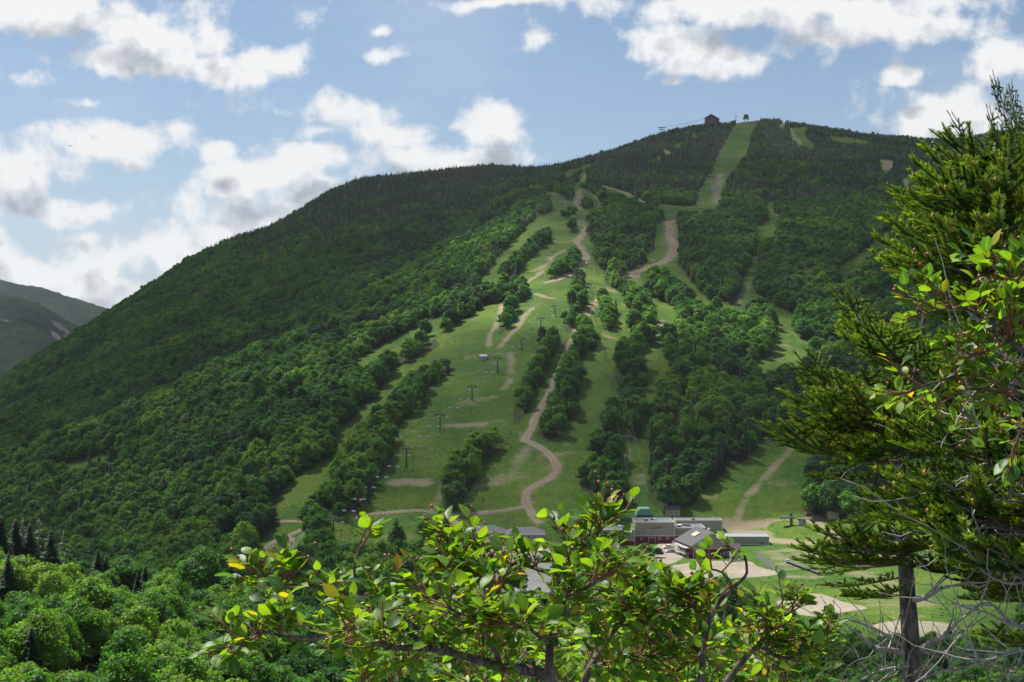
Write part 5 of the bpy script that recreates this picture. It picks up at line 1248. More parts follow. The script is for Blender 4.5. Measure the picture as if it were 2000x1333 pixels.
BR = [
 ([(1096,1360,2.95),(1059,1316,2.95),(980,1305,2.9),(945,1293,2.88),(882,1275,2.85),(834,1266,2.8),(774,1266,2.78),(744,1260,2.75),(705,1248,2.75),(681,1234,2.7)], .0135, .0035, 24, .042),
 ([(834,1266,2.8),(800,1236,2.82),(786,1228,2.85),(726,1224,2.85),(672,1231,2.85),(606,1245,2.9),(549,1243,2.9),(531,1236,2.9),(500,1240,2.9),(470,1256,2.9)], .006, .002, 18, .048),
 ([(882,1275,2.85),(850,1250,2.85),(813,1227,2.9),(759,1191,2.95),(700,1165,3.0),(648,1152,3.0),(594,1142,3.0),(549,1140,3.05),(500,1128,3.05)], .007, .002, 24, .046),
 ([(1076,1370,2.9),(1074,1310,2.9),(1074,1257,2.9),(1090,1225,2.92),(1102,1204,2.95),(1112,1165,2.95),(1112,1132,3.0),(1122,1095,3.0),(1146,1066,3.05),(1166,1044,3.05),(1176,1026,3.05)], .0105, .003, 34, .042),
 ([(1112,1132,3.0),(1085,1122,3.0),(1059,1115,3.0),(1020,1103,3.05),(980,1102,3.1),(930,1092,3.1),(895,1075,3.1),(878,1062,3.1)], .006, .002, 24, .044),
 ([(1102,1204,2.95),(1060,1190,2.9),(1010,1180,2.9),(960,1150,2.95),(920,1130,3.0),(880,1110,3.0)], .006, .002, 18, .044),
 ([(1140,1340,3.1),(1152,1306,3.1),(1194,1240,3.15),(1218,1211,3.15),(1224,1190,3.2),(1234,1170,3.2),(1240,1152,3.2)], .009, .002, 22, .042),
 ([(1112,1165,2.95),(1140,1150,2.9),(1175,1130,2.9),(1198,1116,2.95),(1212,1106,3.0)], .006, .002, 14, .042),
 ([(1365,1350,3.0),(1371,1310,3.0),(1372,1285,3.0),(1362,1268,3.05),(1345,1256,3.1),(1300,1245,3.1),(1270,1225,3.1),(1240,1205,3.1)], .008, .003, 20, .040),
 ([(1372,1285,3.0),(1383,1224,3.0),(1395,1196,3.0),(1406,1174,3.0),(1432,1148,3.0),(1450,1132,3.0),(1459,1118,3.0),(1455,1088,3.0),(1444,1077,3.0)], .0062, .0022, 2, .036),
 ([(1432,1148,3.0),(1422,1133,3.0),(1409,1118,2.98),(1390,1112,2.95)], .0034, .002, 1, .032),
 ([(1410,1345,3.2),(1449,1293,3.2),(1475,1267,3.2),(1490,1265,3.2),(1508,1277,3.2),(1541,1287,3.2),(1580,1262,3.2),(1612,1236,3.2)], .0085, .002, 22, .042),
 ([(1390,1240,3.1),(1366,1217,3.1),(1362,1195,3.1),(1358,1190,3.1),(1345,1180,3.1),(1330,1170,3.1)], .005, .002, 10, .040),
 ([(700,1165,3.0),(694,1130,3.0),(692,1104,3.0),(702,1071,3.0),(705,1055,3.0)], .0034, .002, 2, .046),
 ([(1475,1267,3.2),(1500,1240,3.2),(1520,1215,3.2),(1545,1195,3.2)], .004, .002, 12, .042),
 ([(1230,1170,3.2),(1262,1192,3.1),(1300,1190,3.1),(1335,1180,3.1)], .004, .002, 12, .042),
 ([(980,1305,2.9),(960,1260,2.85),(930,1220,2.8),(880,1190,2.8),(830,1165,2.85)], .006, .002, 17, .046),
 ([(1074,1257,2.9),(1040,1235,2.8),(1005,1222,2.75),(970,1215,2.75)], .005, .002, 14, .045),
 ([(1152,1306,3.1),(1200,1290,3.0),(1250,1280,3.0),(1290,1290,3.0)], .006, .002, 16, .042),
]
for pts, r0, r1, nt_, L in BR: shrub_branch(shrub, pts, r0, r1, int(nt_*1.25) if nt_ > 5 else nt_, L*.9, tl=(.04, .09) if nt_ < 8 else (.035, .105), berry=.16)
adopt(shrub)
# the lower, brighter shrub behind it
sh2 = empty('low_shrub', (.1, 4.9, 96.2)); tag(sh2, 'low bright green shrub behind the big serviceberry along the bottom edge', 'shrub'); bpy.context.view_layer.update()
for k in range(26):
    a = 700+k*33+random.uniform(-20, 20); D = random.uniform(4.2, 5.8); top = 1262+random.uniform(-25, 45)+(30 if a > 1450 else 0)
    shrub_branch(sh2, [(a+random.uniform(-40, 40), 1440, D), (a+random.uniform(-20, 20), 1380, D), (a, 1320, D), (a+random.uniform(-25, 25), top, D)], .005, .002, 15, .048, (.10, .26), .35, (5, 9), 3, .1, 1.25)
adopt(sh2)
sh3 = empty('serviceberry_shrub', (1.25, 3.0, 97.5)); tag(sh3, 'leafy shrub branch reaching in from the right edge in front of the conifer', 'shrub'); bpy.context.view_layer.update()
for pts, r0, r1, nt_, L in [
 ([(2120,760,3.0),(2040,705,3.0),(1985,680,3.0),(1950,640,3.0),(1905,610,3.05),(1860,600,3.05),(1815,612,3.05)], .008, .002, 24, .042),
 ([(1985,680,3.0),(1975,640,3.0),(1985,600,3.0),(1975,570,3.0),(1990,545,3.0)], .004, .002, 16, .044),
 ([(2050,650,3.1),(2010,590,3.1),(1985,545,3.1),(1950,520,3.1),(1930,508,3.1)], .005, .002, 7, .042),
 ([(2100,800,3.0),(2040,790,3.0),(1990,770,3.0),(1940,765,3.0),(1890,760,3.0),(1860,775,3.0)], .006, .002, 20, .042),
 ([(1940,765,3.0),(1900,735,3.0),(1870,735,3.0),(1800,755,3.0),(1765,770,3.0)], .0034, .0018, 5, .036),
 ([(2060,850,3.1),(2010,830,3.1),(1990,850,3.1),(1985,870,3.1)], .004, .002, 6, .044),
 ([(1950,640,3.0),(1935,670,3.0),(1925,690,3.0),(1895,692,3.0)], .0034, .0018, 9, .040)]:
    shrub_branch(sh3, pts, r0, r1, nt_, L, (.05, .13), .2, (3, 6), 2)
adopt(sh3)

# ------------------------------------------------------------------ foreground conifers
def needle_mat():
    m, nt = mat('conifer_needles'); t = attr(nt, 'tint', 'Color'); oi = N(nt, 'ShaderNodeObjectInfo')
    c = mixc(nt, 1, t, math_n(nt, 'MULTIPLY_ADD', oi.outputs['Random'], .4, .8), 'MULTIPLY')
    p = pbsdf(nt, c, .45, .35); tr = N(nt, 'ShaderNodeBsdfTranslucent'); nt.links.new(mixc(nt, 1, c, (1.75, 2.0, .5), 'MULTIPLY'), tr.inputs[0])
    mx = N(nt, 'ShaderNodeMixShader'); mx.inputs[0].default_value = .38; nt.links.new(p, mx.inputs[1]); nt.links.new(tr.outputs[0], mx.inputs[2]); finish(nt, mx.outputs[0]); return m
NEED_M = needle_mat(); BUD_M = simple('tan_buds', (.42, .24, .07), .5, .2, 90)
CBARK_M = bark_mat('conifer_bark', (.05, .042, .036), (.20, .18, .16), 45); CTWIG_M = simple('conifer_twig', (.12, .085, .05), .85, .25, 50)
def bough_mesh(seed, dense=1.0):
    """a flat spray of unit length along +X, shoots curving up at the tips"""
    rng = np.random.default_rng(seed); W = MB(); shoots = []
    n = 26; s = np.linspace(0, 1, n); ax = np.stack([s, .05*np.sin(s*3+seed), -.10*s+.16*s**3], 1); tube_path(W, ax, .016, .004, 6)
    m = int(19*dense)
    for i in range(m):
        t = .12+.86*(i+rng.random()*.6)/m; k = min(n-2, int(t*(n-1))); p = ax[k]; side = 1 if i % 2 else -1
        L = (.40*(1-t)**.75+.10)*rng.uniform(.7, 1.2)*(.5 if t < .25 else 1); ang = side*R(rng.uniform(38, 62)); el = rng.uniform(-.15, .22)
        d = np.array([math.cos(ang), math.sin(ang), el]); q = np.linspace(0, 1, 7)[:, None]; S = p + d*L*q + np.array([0, 0, 1])*L*(.20*q**2-.06*q); tube_path(W, S, .005, .002, 4); shoots.append((S, t))
        ns = int(L/.055)
        for j in range(ns):
            tt = .18+.78*(j+.5)/ns; kk = min(5, int(tt*6)); pp = S[kk]; sd_ = 1 if j % 2 else -1; a2 = ang+sd_*R(rng.uniform(32, 58)); l2 = (.17*(1-tt)+.06)*rng.uniform(.7, 1.25)
            d2 = np.array([math.cos(a2), math.sin(a2), el+rng.uniform(-.2, .3)]); q2 = np.linspace(0, 1, 4)[:, None]; S2 = pp+d2*l2*q2+np.array([0, 0, 1])*l2*.22*q2**2; shoots.append((S2, t))
            tube_path(W, S2, .0022, .0014, 3)
    shoots.append((ax[-7:], 1.0))
    V = []; C = []; bud = MB(); nbud = 0
    for S, t in shoots:
        L = np.linalg.norm(np.diff(S, axis=0), axis=1).sum(); k = int(L/.0011) if L < .3 else int(L/.0015)
        u = rng.random(k)*(len(S)-1); i = np.minimum(u.astype(int), len(S)-2); f = (u-i)[:, None]; P = S[i]*(1-f)+S[i+1]*f; T = S[i+1]-S[i]; T /= np.linalg.norm(T, axis=1)[:, None]
        r = rng.normal(size=(k, 3))*np.array([1, 1, .55]); r -= (r*T).sum(1)[:, None]*T; r /= np.linalg.norm(r, axis=1)[:, None]+1e-9; r[:, 2] = np.abs(r[:, 2])*.6+r[:, 2]*.4
        nd = r*.8+T*.65; nd /= np.linalg.norm(nd, axis=1)[:, None]; ln = (.0225*rng.uniform(.7, 1.2, k))[:, None]; w = np.cross(nd, T); w = w/(np.linalg.norm(w, axis=1)[:, None]+1e-9)*.0027
        V.append(np.stack([P-w, P+nd*ln*.6-w*.8, P+nd*ln, P+nd*ln*.6+w*.8, P+w], 1)); 
        tip = np.clip(u/(len(S)-1), 0, 1)[:, None]**2; base = np.array([.040, .088, .014]); new = np.array([.150, .210, .018]); C.append((base*(1-tip)+new*tip)*rng.uniform(.7, 1.25, (k, 1)))
        if rng.random() < .42: bud.ball(S[-1], rng.uniform(.0032, .0050), 5, 4, 1.5); nbud += 1
    V = np.concatenate(V); C = np.concatenate(C); k = len(V); Fi = np.arange(k*5).reshape(k, 5)
    nm = mesh_np('needles', V.reshape(-1, 3), Fi, [NEED_M], link=False, attrs={'tint': np.repeat(C, 5, 0)})
    return W.build('branch', CTWIG_M, link=False), nm, bud.build('buds', BUD_M, link=False, smooth=True), k
BOUGH = [bough_mesh(i) for i in range(5)]
print('BOUGH needles', [b[3] for b in BOUGH])
def bough(par, A, B, scale_w=1.0, roll=0.0):
    """A, B: world points of the base and the tip"""
    w, nmesh, bd, _ = random.choice(BOUGH); X = (B-A); L = X.length; X.normalize(); Zr = Vector((0, 0, 1)); Y = Zr.cross(X); Y.normalize(); Z = X.cross(Y)
    M = Matrix((X, Y, Z)).transposed().to_4x4(); M = Matrix.Translation(A) @ M @ Matrix.Rotation(roll, 4, 'X') @ Matrix.Diagonal((L, L*scale_w*.78, L*scale_w*.9, 1))
    o = bpy.data.objects.new('branch', w); COL.objects.link(o); o.parent = par; o.matrix_world = M
    for nm, d in (('needles', nmesh), ('buds', bd)):
        c = bpy.data.objects.new(nm, d); COL.objects.link(c); c.parent = o
    return o
def bare(par, pts, r0, r1, sub=0, m_=None, name='dead_branch'):
    P = crv(pts, .03); mb = MB(); tube_path(mb, P, r0, r1, 6)
    for i in range(sub):
        k = RNG.integers(int(len(P)*.2), len(P)-1); d = (P[k]-P[k-1]); d = d/np.linalg.norm(d)+RNG.normal(size=3)*.7; d /= np.linalg.norm(d); Ls = RNG.uniform(.08, .4); q = np.linspace(0, 1, 7)[:, None]
        S = P[k]+d*Ls*q+RNG.normal(size=(7, 3))*.008*q+np.array([0, 0, .05])*q*q; tube_path(mb, S, r0*.35, .0012, 4)
    o = mb.build(name, m_ or DEADW_M, par, smooth=True); return o
DA = 6.4
ca = empty('conifer', atz(1785, 1480, DA)); tag(ca, 'conifer with bare lower trunk in right foreground, spiky boughs reaching left', 'conifer'); bpy.context.view_layer.update()
TRA = [(1790,1500,DA),(1786,1400,DA),(1782,1300,DA),(1775,1200,DA),(1769,1100,DA),(1768,1000,DA),(1758,930,DA),(1768,850,DA),(1785,760,DA),(1800,660,DA),(1815,560,DA)]
PA = crv(TRA, .05); mb = MB(); tube_path(mb, PA, .052, .008, 10); mb.build('trunk', CBARK_M, ca, smooth=True).matrix_parent_inverse = ca.matrix_world.inverted()
def trunk_pt(path, py):
    pr = 666.5-(path[:, 2]-CZ)/path[:, 1]*F; k = int(np.argmin(np.abs(pr-py))); return Vector(path[k])
for (ty, tx, ty2, dd, sw) in [(905,1528,850,-.5,1.0),(880,1540,838,.3,.8),(800,1566,722,-.4,1.05),(820,1575,745,.5,.9),(850,1578,800,-.9,.9),(740,1650,585,-.3,.9),(760,1690,655,.6,.8),(700,1675,622,.8,.8),(700,1690,660,-1.0,.9),(860,1600,880,.9,.9),
   (930,1582,935,.2,.8),(985,1695,962,-.3,1.0),(1000,1700,1010,.7,.9),(1095,1570,1082,-.4,1.05),(1110,1575,1100,.5,.95),(1080,1640,1058,-.9,.9),(1130,1610,1150,.2,.8),(1150,1660,1172,-.5,.7),(1060,1680,1045,.9,.8),
   (900,1960,930,-.2,1.1),(870,1980,860,.6,1.1),(830,1990,800,-.6,1.1),(780,1980,720,.2,1.1),(960,1990,980,.4,1.1),(1010,2000,1040,-.4,1.1),(1060,1990,1080,.2,1.1),(1100,2010,1120,-.7,1.1),(700,1950,640,.3,1.0),(640,1900,560,-.2,.9),(860,1880,850,-1.4,.9),(800,1690,790,-1.2,.8),(1000,1880,1000,1.2,.9),(820,1700,760,1.1,.9)]:
    A = trunk_pt(PA, ty); B = atz(tx, ty2, DA+dd); bough(ca, A, B, sw, random.uniform(-.3, .3))
for pts, r0, r1, sub in [([(1763,1274,DA),(1735,1270,DA-.1),(1708,1266,DA-.2)], .016, .006, 5), ([(1762,1262,DA),(1708,1228,DA-.2),(1640,1205,DA-.4),(1604,1192,DA-.5)], .009, .0025, 5), ([(1796,1272,DA),(1825,1252,DA-.2),(1856,1234,DA-.3)], .020, .012, 4),
   ([(1783,1172,DA),(1809,1166,DA-.2),(1840,1148,DA-.3)], .018, .008, 5), ([(1796,1275,DA),(1874,1274,DA-.4),(1916,1287,DA-.5),(1968,1304,DA-.6)], .010, .004, 10), ([(1780,1300,DA),(1720,1310,DA-.3),(1680,1330,DA-.4)], .008, .003, 12), ([(1790,1330,DA),(1850,1310,DA-.3),(1930,1300,DA-.5),(1990,1330,DA-.6)], .008, .003, 14),
   ([(1770,985,DA),(1810,984,DA-.2),(1900,984,DA-.4)], .006, .003, 4), ([(1762,1060,DA),(1750,1055,DA-.3),(1735,1065,DA-.4)], .008, .003, 3), ([(1766,1090,DA),(1810,1088,DA-.2),(1840,1086,DA-.3)], .010, .005, 3), ([(1760,930,DA),(1740,915,DA-.2),(1715,912,DA-.3)], .006, .003, 3), ([(1768,860,DA),(1720,872,DA-.3),(1695,876,DA-.4)], .006, .003, 4)]:
    bare(ca, pts, r0, r1, sub).matrix_parent_inverse = ca.matrix_world.inverted()
DB = 4.9
cb = empty('conifer', atz(2085, 1600, DB)); tag(cb, 'taller dark conifer at the right edge with dense boughs and upright tip shoots', 'conifer'); bpy.context.view_layer.update()
PB = crv([(2090,1640,DB),(2080,1400,DB),(2075,1200,DB),(2065,1000,DB),(2050,800,DB),(2035,600,DB),(2022,450,DB),(2016,330,DB)], .05); mb = MB(); tube_path(mb, PB, .065, .010, 10); mb.build('trunk', CBARK_M, cb, smooth=True).matrix_parent_inverse = cb.matrix_world.inverted()
for (ty, tx, ty2, dd, sw) in [(330,1943,160,-.1,.5),(330,1968,172,.1,.5),(400,1925,225,.0,.6),(330,1950,262,-.3,.9),(430,1857,240,.0,.55),(450,1850,268,.3,.7),(480,1846,318,-.3,.8),(520,1740,382,.0,.75),(540,1755,400,.4,.75),(590,1746,440,-.2,.85),(600,1800,462,.3,.9),(640,1822,502,-.3,.9),
   (440,1900,300,-.7,.9),(480,1880,360,-.9,.9),(520,1860,400,-1.0,.9),(560,1850,440,.8,.9),(600,1850,500,-1.1,.9),(660,1860,560,.6,.9),(400,1960,330,-.9,.9),(460,1960,390,-1.1,1.0),(540,1940,470,-1.2,1.0),(560,1800,420,.9,.8),(640,1900,540,-1.0,1.0),
   (700,1880,620,.4,1.0),(760,1870,700,.6,1.0),(820,1860,780,.4,1.0),(880,1840,840,.5,1.0),(940,1830,920,.3,1.0),(1000,1880,980,-.6,1.0),(1060,1850,1060,.2,1.0),(1120,1850,1110,-.5,.8),(1180,1900,1170,.3,.8),(1250,1930,1245,-.5,.7),
   (900,1930,900,-1.2,1.1),(1000,1940,1010,-1.2,1.1),(1100,1930,1110,-1.2,1.0),(760,1940,740,1.0,1.1),(840,1900,830,1.2,1.1),(960,1900,960,1.2,1.1),(1060,1920,1040,1.1,1.1),(1150,1930,1140,1.1,1.0)]:
    A = trunk_pt(PB, ty); B = atz(tx, ty2, DB+dd); bough(cb, A, B, sw, random.uniform(-.3, .3))
for k in range(16):
    y0 = 640+k*42; bare(cb, [(2070-y0*.02,y0,DB),(1990,y0-random.uniform(-40,20),DB-.5),(1930,y0-random.uniform(-30,50),DB-.8),(1880,y0-random.uniform(-40,60),DB-1.0)], .008, .002, 7).matrix_parent_inverse = cb.matrix_world.inverted()
# bare grey brush at the foot of the conifer
BUSHW_M = bark_mat('grey_bush_bark', (.09, .08, .07), (.24, .22, .20), 60)
db = empty('dead_bush', atz(1700, 1420, 5.2)); tag(db, 'tangle of bare grey twigs at the foot of the conifer trunk', 'bush'); bpy.context.view_layer.update()
for k in range(10):
    a = random.uniform(1620, 1980); D = random.uniform(4.6, 6.0)
    bare(db, [(a+random.uniform(-60,60),1420,D),(a+random.uniform(-30,30),1345,D),(a,1300+random.uniform(-10,25),D),(a+random.uniform(-50,50),1262+random.uniform(-20,30),D)], .0042, .0012, 4, BUSHW_M, 'twig').matrix_parent_inverse = db.matrix_world.inverted()
bpy.context.view_layer.update()
# ------------------------------------------------------------------ far hills to the left of the mountain
def far_hill(name, sky, D, deep, seed, rocks, cols):
    px = np.arange(-700, 640, 4.0); y = np.interp(px, [p[0] for p in sky], [p[1] for p in sky])
    f = np.concatenate([np.linspace(0, 1, 70), np.linspace(1.04, 1.5, 10)])
    zt = CZ + (666.5 - y)/F*D
    V = []; rk = []
    for t in f:
        d = D - deep*(1-t)
        zz = (zt*(1-(1-min(t, 1))**1.25) + (-60)*((1-min(t, 1))**1.25)) if t <= 1 else zt - (t-1)*600
        x = (px-1000)/F*d
        yy = np.full(len(px), float(d)); w = 1 - abs(t-1) if t < 1 else 1
        zz = zz + (fbm(x/400, yy/400, 5, seed)-.5)*90*min(1, 4*(1-min(t, 1))) + (fbm(x/30, yy/30, 2, seed+4)-.5)*16
        V.append(np.column_stack([x, yy, zz])); p2 = 666.5-(zz-CZ)/yy*F
        r = np.zeros(len(px))
        for (a, b, ra, rb, rot) in rocks:
            u = (px-a)*math.cos(rot)+(p2-b)*math.sin(rot); v = -(px-a)*math.sin(rot)+(p2-b)*math.cos(rot)
            r = np.maximum(r, 1-np.hypot(u/ra, v/rb))
        rk.append(np.clip(r, 0, 1))
    n, k = len(f), len(px); ix = np.arange(n*k).reshape(n, k)
    q = np.stack([ix[:-1, :-1], ix[:-1, 1:], ix[1:, 1:], ix[1:, :-1]], -1).reshape(-1, 4)
    m, nt = mat(name); g = N(nt, 'ShaderNodeNewGeometry'); P = g.outputs['Position']
    a = noise_n(nt, P, .06, 4, .7); b = noise_n(nt, P, .006, 4, .6)
    c = mixc(nt, sstep(nt, b, .42, .62), cols[0], cols[1]); c = mixc(nt, 1, c, ramp(nt, a, [(.3, (.45, .45, .5)), (.7, (1.5, 1.5, 1.4))]), 'MULTIPLY')
    rm = sstep(nt, math_n(nt, 'ADD', attr(nt, 'rock'), math_n(nt, 'MULTIPLY_ADD', noise_n(nt, P, .03, 5, .75), 1.6, -.85)), .25, .45)
    c = mixc(nt, rm, c, (.07, .066, .066))
    finish(nt, pbsdf(nt, c, .95, .05, 0, a, 1.0, 14))
    o = mesh_np(name, np.concatenate(V), q, [m], smooth=True, attrs={'rock': np.concatenate(rk)}); tag(o, kind='structure')
far_hill('far_mountain', [(-700,470),(-300,505),(0,546),(40,557),(80,562),(150,585),(200,601),(235,608),(330,640),(640,700)], 6600, 1500, 71, [], ((.006, .014, .011), (.015, .030, .014)))  # greens of both hills darkened in the colour to stand in for cloud shade
far_hill('near_mountain', [(-700,560),(-300,568),(0,577),(40,583),(70,592),(110,612),(150,637),(180,655),(240,700),(640,800)], 4700, 1300, 83,
         [(120,640,40,9,.62),(12,625,14,4,.1),(108,655,26,8,.7),(135,660,20,9,.8)], ((.004, .011, .009), (.012, .024, .012)))

# ------------------------------------------------------------------ sun, sky
SUN_EL, SUN_AZ = 58.0, -48.0      # azimuth from the view direction, negative is left
sd = Vector((math.sin(R(SUN_AZ))*math.cos(R(SUN_EL)), math.cos(R(SUN_AZ))*math.cos(R(SUN_EL)), math.sin(R(SUN_EL))))
sl = bpy.data.lights.new('sun', 'SUN'); sl.energy = 5.0; sl.angle = R(0.5); sl.color = (1.0, 0.95, 0.85)
so = bpy.data.objects.new('sun', sl); COL.objects.link(so); so.rotation_euler = (-sd).to_track_quat('-Z', 'Y').to_euler()
so.location = (0, 0, 3000)
W = bpy.data.worlds.new('World'); SC.world = W; W.use_nodes = True
wt = W.node_tree; wt.nodes.clear()
sky = wt.nodes.new('ShaderNodeTexSky'); sky.sky_type = 'NISHITA'; sky.sun_disc = False
sky.sun_elevation = R(SUN_EL); sky.sun_rotation = R(SUN_AZ); sky.altitude = 700; sky.air_density = 1.0; sky.dust_density = 0.6
# clouds: places and sizes on the sky (bearing and height as tangents x 2778), cumulus fields
BLOBS = [(90,30,260,85),(330,80,130,75),(430,135,85,40),(555,112,72,42),(480,120,60,35),(20,150,60,30),(230,110,200,38),
 (725,60,26,20),(738,110,62,22),(690,232,82,48),(740,268,110,34),(960,255,78,48),(860,312,190,42),(635,268,70,20),
 (190,285,170,46),(50,330,140,66),(120,405,150,34),(440,305,60,28),(585,325,95,42),(520,365,140,40),(610,400,150,60),
 (450,440,190,50),(270,500,210,58),(110,545,150,58),(200,590,160,40),(-60,480,120,70),
 (1045,80,58,34),(1110,98,46,14),(1280,66,120,46),(1370,110,140,44),(1480,125,50,24),(1320,150,60,18),
 (1520,5,430,44),(1760,42,210,38),(1970,110,70,62),(1000,-4,150,20),(1870,236,120,44),(1790,148,60,20),(150,210,46,18)]
grp = bpy.data.node_groups.new('cloud_density', 'ShaderNodeTree')
grp.interface.new_socket('Vector', in_out='INPUT', socket_type='NodeSocketVector'); grp.interface.new_socket('Density', in_out='OUTPUT', socket_type='NodeSocketFloat')
gi_ = grp.nodes.new('NodeGroupInput'); go_ = grp.nodes.new('NodeGroupOutput'); gv = gi_.outputs[0]
def vm(nt, op, a, b=None):
    n = nt.nodes.new('ShaderNodeVectorMath'); n.operation = op
    for i, x in enumerate((a, b)):
        if x is None: continue
        if isinstance(x, tuple): n.inputs[i].default_value = x
        else: nt.links.new(x, n.inputs[i])
    return n
wn = grp.nodes.new('ShaderNodeTexNoise'); wn.noise_dimensions = '2D'; wn.inputs['Scale'].default_value = 9; wn.inputs['Detail'].default_value = 3
grp.links.new(gv, wn.inputs['Vector'])
wv = vm(grp, 'MULTIPLY', vm(grp, 'SUBTRACT', wn.outputs['Color'], (.5, .5, .5)).outputs[0], (.045, .03, 0)).outputs[0]
pv = vm(grp, 'ADD', gv, wv).outputs[0]
acc = None
for (a, b, ra, rb) in BLOBS:
    cx, cy = (a-1000)/F, (666.5-b)/F
    e = grp.nodes.new('ShaderNodeVectorMath'); e.operation = 'MULTIPLY_ADD'; grp.links.new(pv, e.inputs[0])
    e.inputs[1].default_value = (F/ra, F/rb, 0); e.inputs[2].default_value = (-cx*F/ra, -cy*F/rb, 0)
    l = vm(grp, 'LENGTH', e.outputs[0]).outputs['Value']
    pk = 1.0 if ra > 72 else .62
    v = math_n(grp, 'MULTIPLY_ADD', l, -(.55+.45*pk), pk)
    acc = v if acc is None else math_n(grp, 'SMOOTH_MAX', acc, v, .18)
def n2(nt, v, sc, det, rough):
    n = nt.nodes.new('ShaderNodeTexNoise'); n.noise_dimensions = '2D'
    n.inputs['Scale'].default_value = sc; n.inputs['Detail'].default_value = det; n.inputs['Roughness'].default_value = rough; nt.links.new(v, n.inputs['Vector']); return n.outputs[0]
f1 = n2(grp, gv, 32, 8, .6); f2 = n2(grp, gv, 8, 4, .55)
acc = math_n(grp, 'MAXIMUM', acc, -.55)
d = math_n(grp, 'ADD', acc, math_n(grp, 'ADD', math_n(grp, 'MULTIPLY_ADD', f1, 2.1, -1.03), math_n(grp, 'MULTIPLY_ADD', f2, 1.3, -.62)))
grp.links.new(d, go_.inputs[0])
tc = wt.nodes.new('ShaderNodeTexCoord'); sx = wt.nodes.new('ShaderNodeSeparateXYZ'); wt.links.new(tc.outputs['Generated'], sx.inputs[0])
# towards the photographed part of the sky: tangents of bearing and height; elsewhere: position on a flat cloud deck
yy = math_n(wt, 'MAXIMUM', sx.outputs[1], .15); cu = wt.nodes.new('ShaderNodeCombineXYZ')
wt.links.new(math_n(wt, 'DIVIDE', sx.outputs[0], yy), cu.inputs[0]); wt.links.new(math_n(wt, 'DIVIDE', sx.outputs[2], yy), cu.inputs[1])
def dens(off):
    g = wt.nodes.new('ShaderNodeGroup'); g.node_tree = grp
    wt.links.new(vm(wt, 'ADD', cu.outputs[0], off).outputs[0], g.inputs[0]); return g.outputs[0]
d0 = dens((0, 0, 0)); d1 = dens((-.004, .024, 0))
alpha = sstep(wt, d0, -.18, .58)
thick = sstep(wt, math_n(wt, 'ADD', math_n(wt, 'MULTIPLY', d0, .45), math_n(wt, 'MULTIPLY', d1, .75)), .25, 1.25)
lit = math_n(wt, 'SUBTRACT', d0, d1)
lum = math_n(wt, 'ADD', math_n(wt, 'MULTIPLY_ADD', thick, -.60, 1.0), math_n(wt, 'MULTIPLY', lit, .22), clamp=True)
ccol = ramp(wt, lum, [(.30, (4.0, 4.35, 4.9)), (.62, (6.3, 6.6, 7.0)), (1, (9.2, 9.25, 9.2))])
zf = math_n(wt, 'SUBTRACT', 1.0, sstep(wt, sx.outputs[2], -.02, .26))
skyc = mixc(wt, math_n(wt, 'MULTIPLY', zf, .55), sky.outputs[0], (3.7, 4.95, 6.9))
veil = sstep(wt, n2(wt, vm(wt, 'MULTIPLY', cu.outputs[0], (.55, 1.6, 1)).outputs[0], 7, 6, .6), .42, .8)
skyc = mixc(wt, math_n(wt, 'MULTIPLY', veil, .28), skyc, (6.6, 7.3, 8.2))
# rest of the sky: broken cloud by deck position
zz = math_n(wt, 'MAXIMUM', sx.outputs[2], .06); cd = wt.nodes.new('ShaderNodeCombineXYZ')
wt.links.new(math_n(wt, 'DIVIDE', sx.outputs[0], zz), cd.inputs[0]); wt.links.new(math_n(wt, 'DIVIDE', sx.outputs[1], zz), cd.inputs[1])
deck = sstep(wt, n2(wt, cd.outputs[0], 1.3, 6, .6), .48, .66)
infront = math_n(wt, 'MULTIPLY', sstep(wt, sx.outputs[1], .55, .75), math_n(wt, 'SUBTRACT', 1.0, sstep(wt, sx.outputs[2], .27, .36)))
al = mixc(wt, infront, deck, alpha); cc = mixc(wt, infront, (7.6, 7.7, 7.9), ccol)
col = mixc(wt, math_n(wt, 'MULTIPLY', al, .97), skyc, cc)
bg = wt.nodes.new('ShaderNodeBackground'); bg.inputs[1].default_value = 0.064
wo = wt.nodes.new('ShaderNodeOutputWorld'); wt.links.new(col, bg.inputs[0]); wt.links.new(bg.outputs[0], wo.inputs[0])
W.cycles.sampling_method = 'MANUAL'; W.cycles.sample_map_resolution = 512

# ------------------------------------------------------------------ unseen cloud sheet overhead, its opacity shaped to drop shade and sun on chosen ground
CLOUD_Z = 1550.0
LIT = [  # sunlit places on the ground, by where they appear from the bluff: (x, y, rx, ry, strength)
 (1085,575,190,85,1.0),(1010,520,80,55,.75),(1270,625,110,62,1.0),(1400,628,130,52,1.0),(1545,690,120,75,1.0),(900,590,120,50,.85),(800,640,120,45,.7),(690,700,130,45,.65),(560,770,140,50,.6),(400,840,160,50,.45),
 (1640,600,110,50,.6),(1530,500,100,50,.35),(1150,470,90,40,.35),(1440,300,50,110,.35),(1130,700,120,60,.55),(900,880,260,120,.31),(1150,850,200,120,.28),(960,470,90,50,.6),(860,555,110,50,.7),(300,890,150,50,.45),(1420,1030,460,120,1.0),(1600,1120,460,130,1.0),(1050,1120,400,120,.95),(800,1040,300,70,.8),(640,960,160,80,.55),(250,990,340,100,.45),(1750,900,260,120,.6),(1250,270,130,40,.2),(1700,420,150,70,.2)]
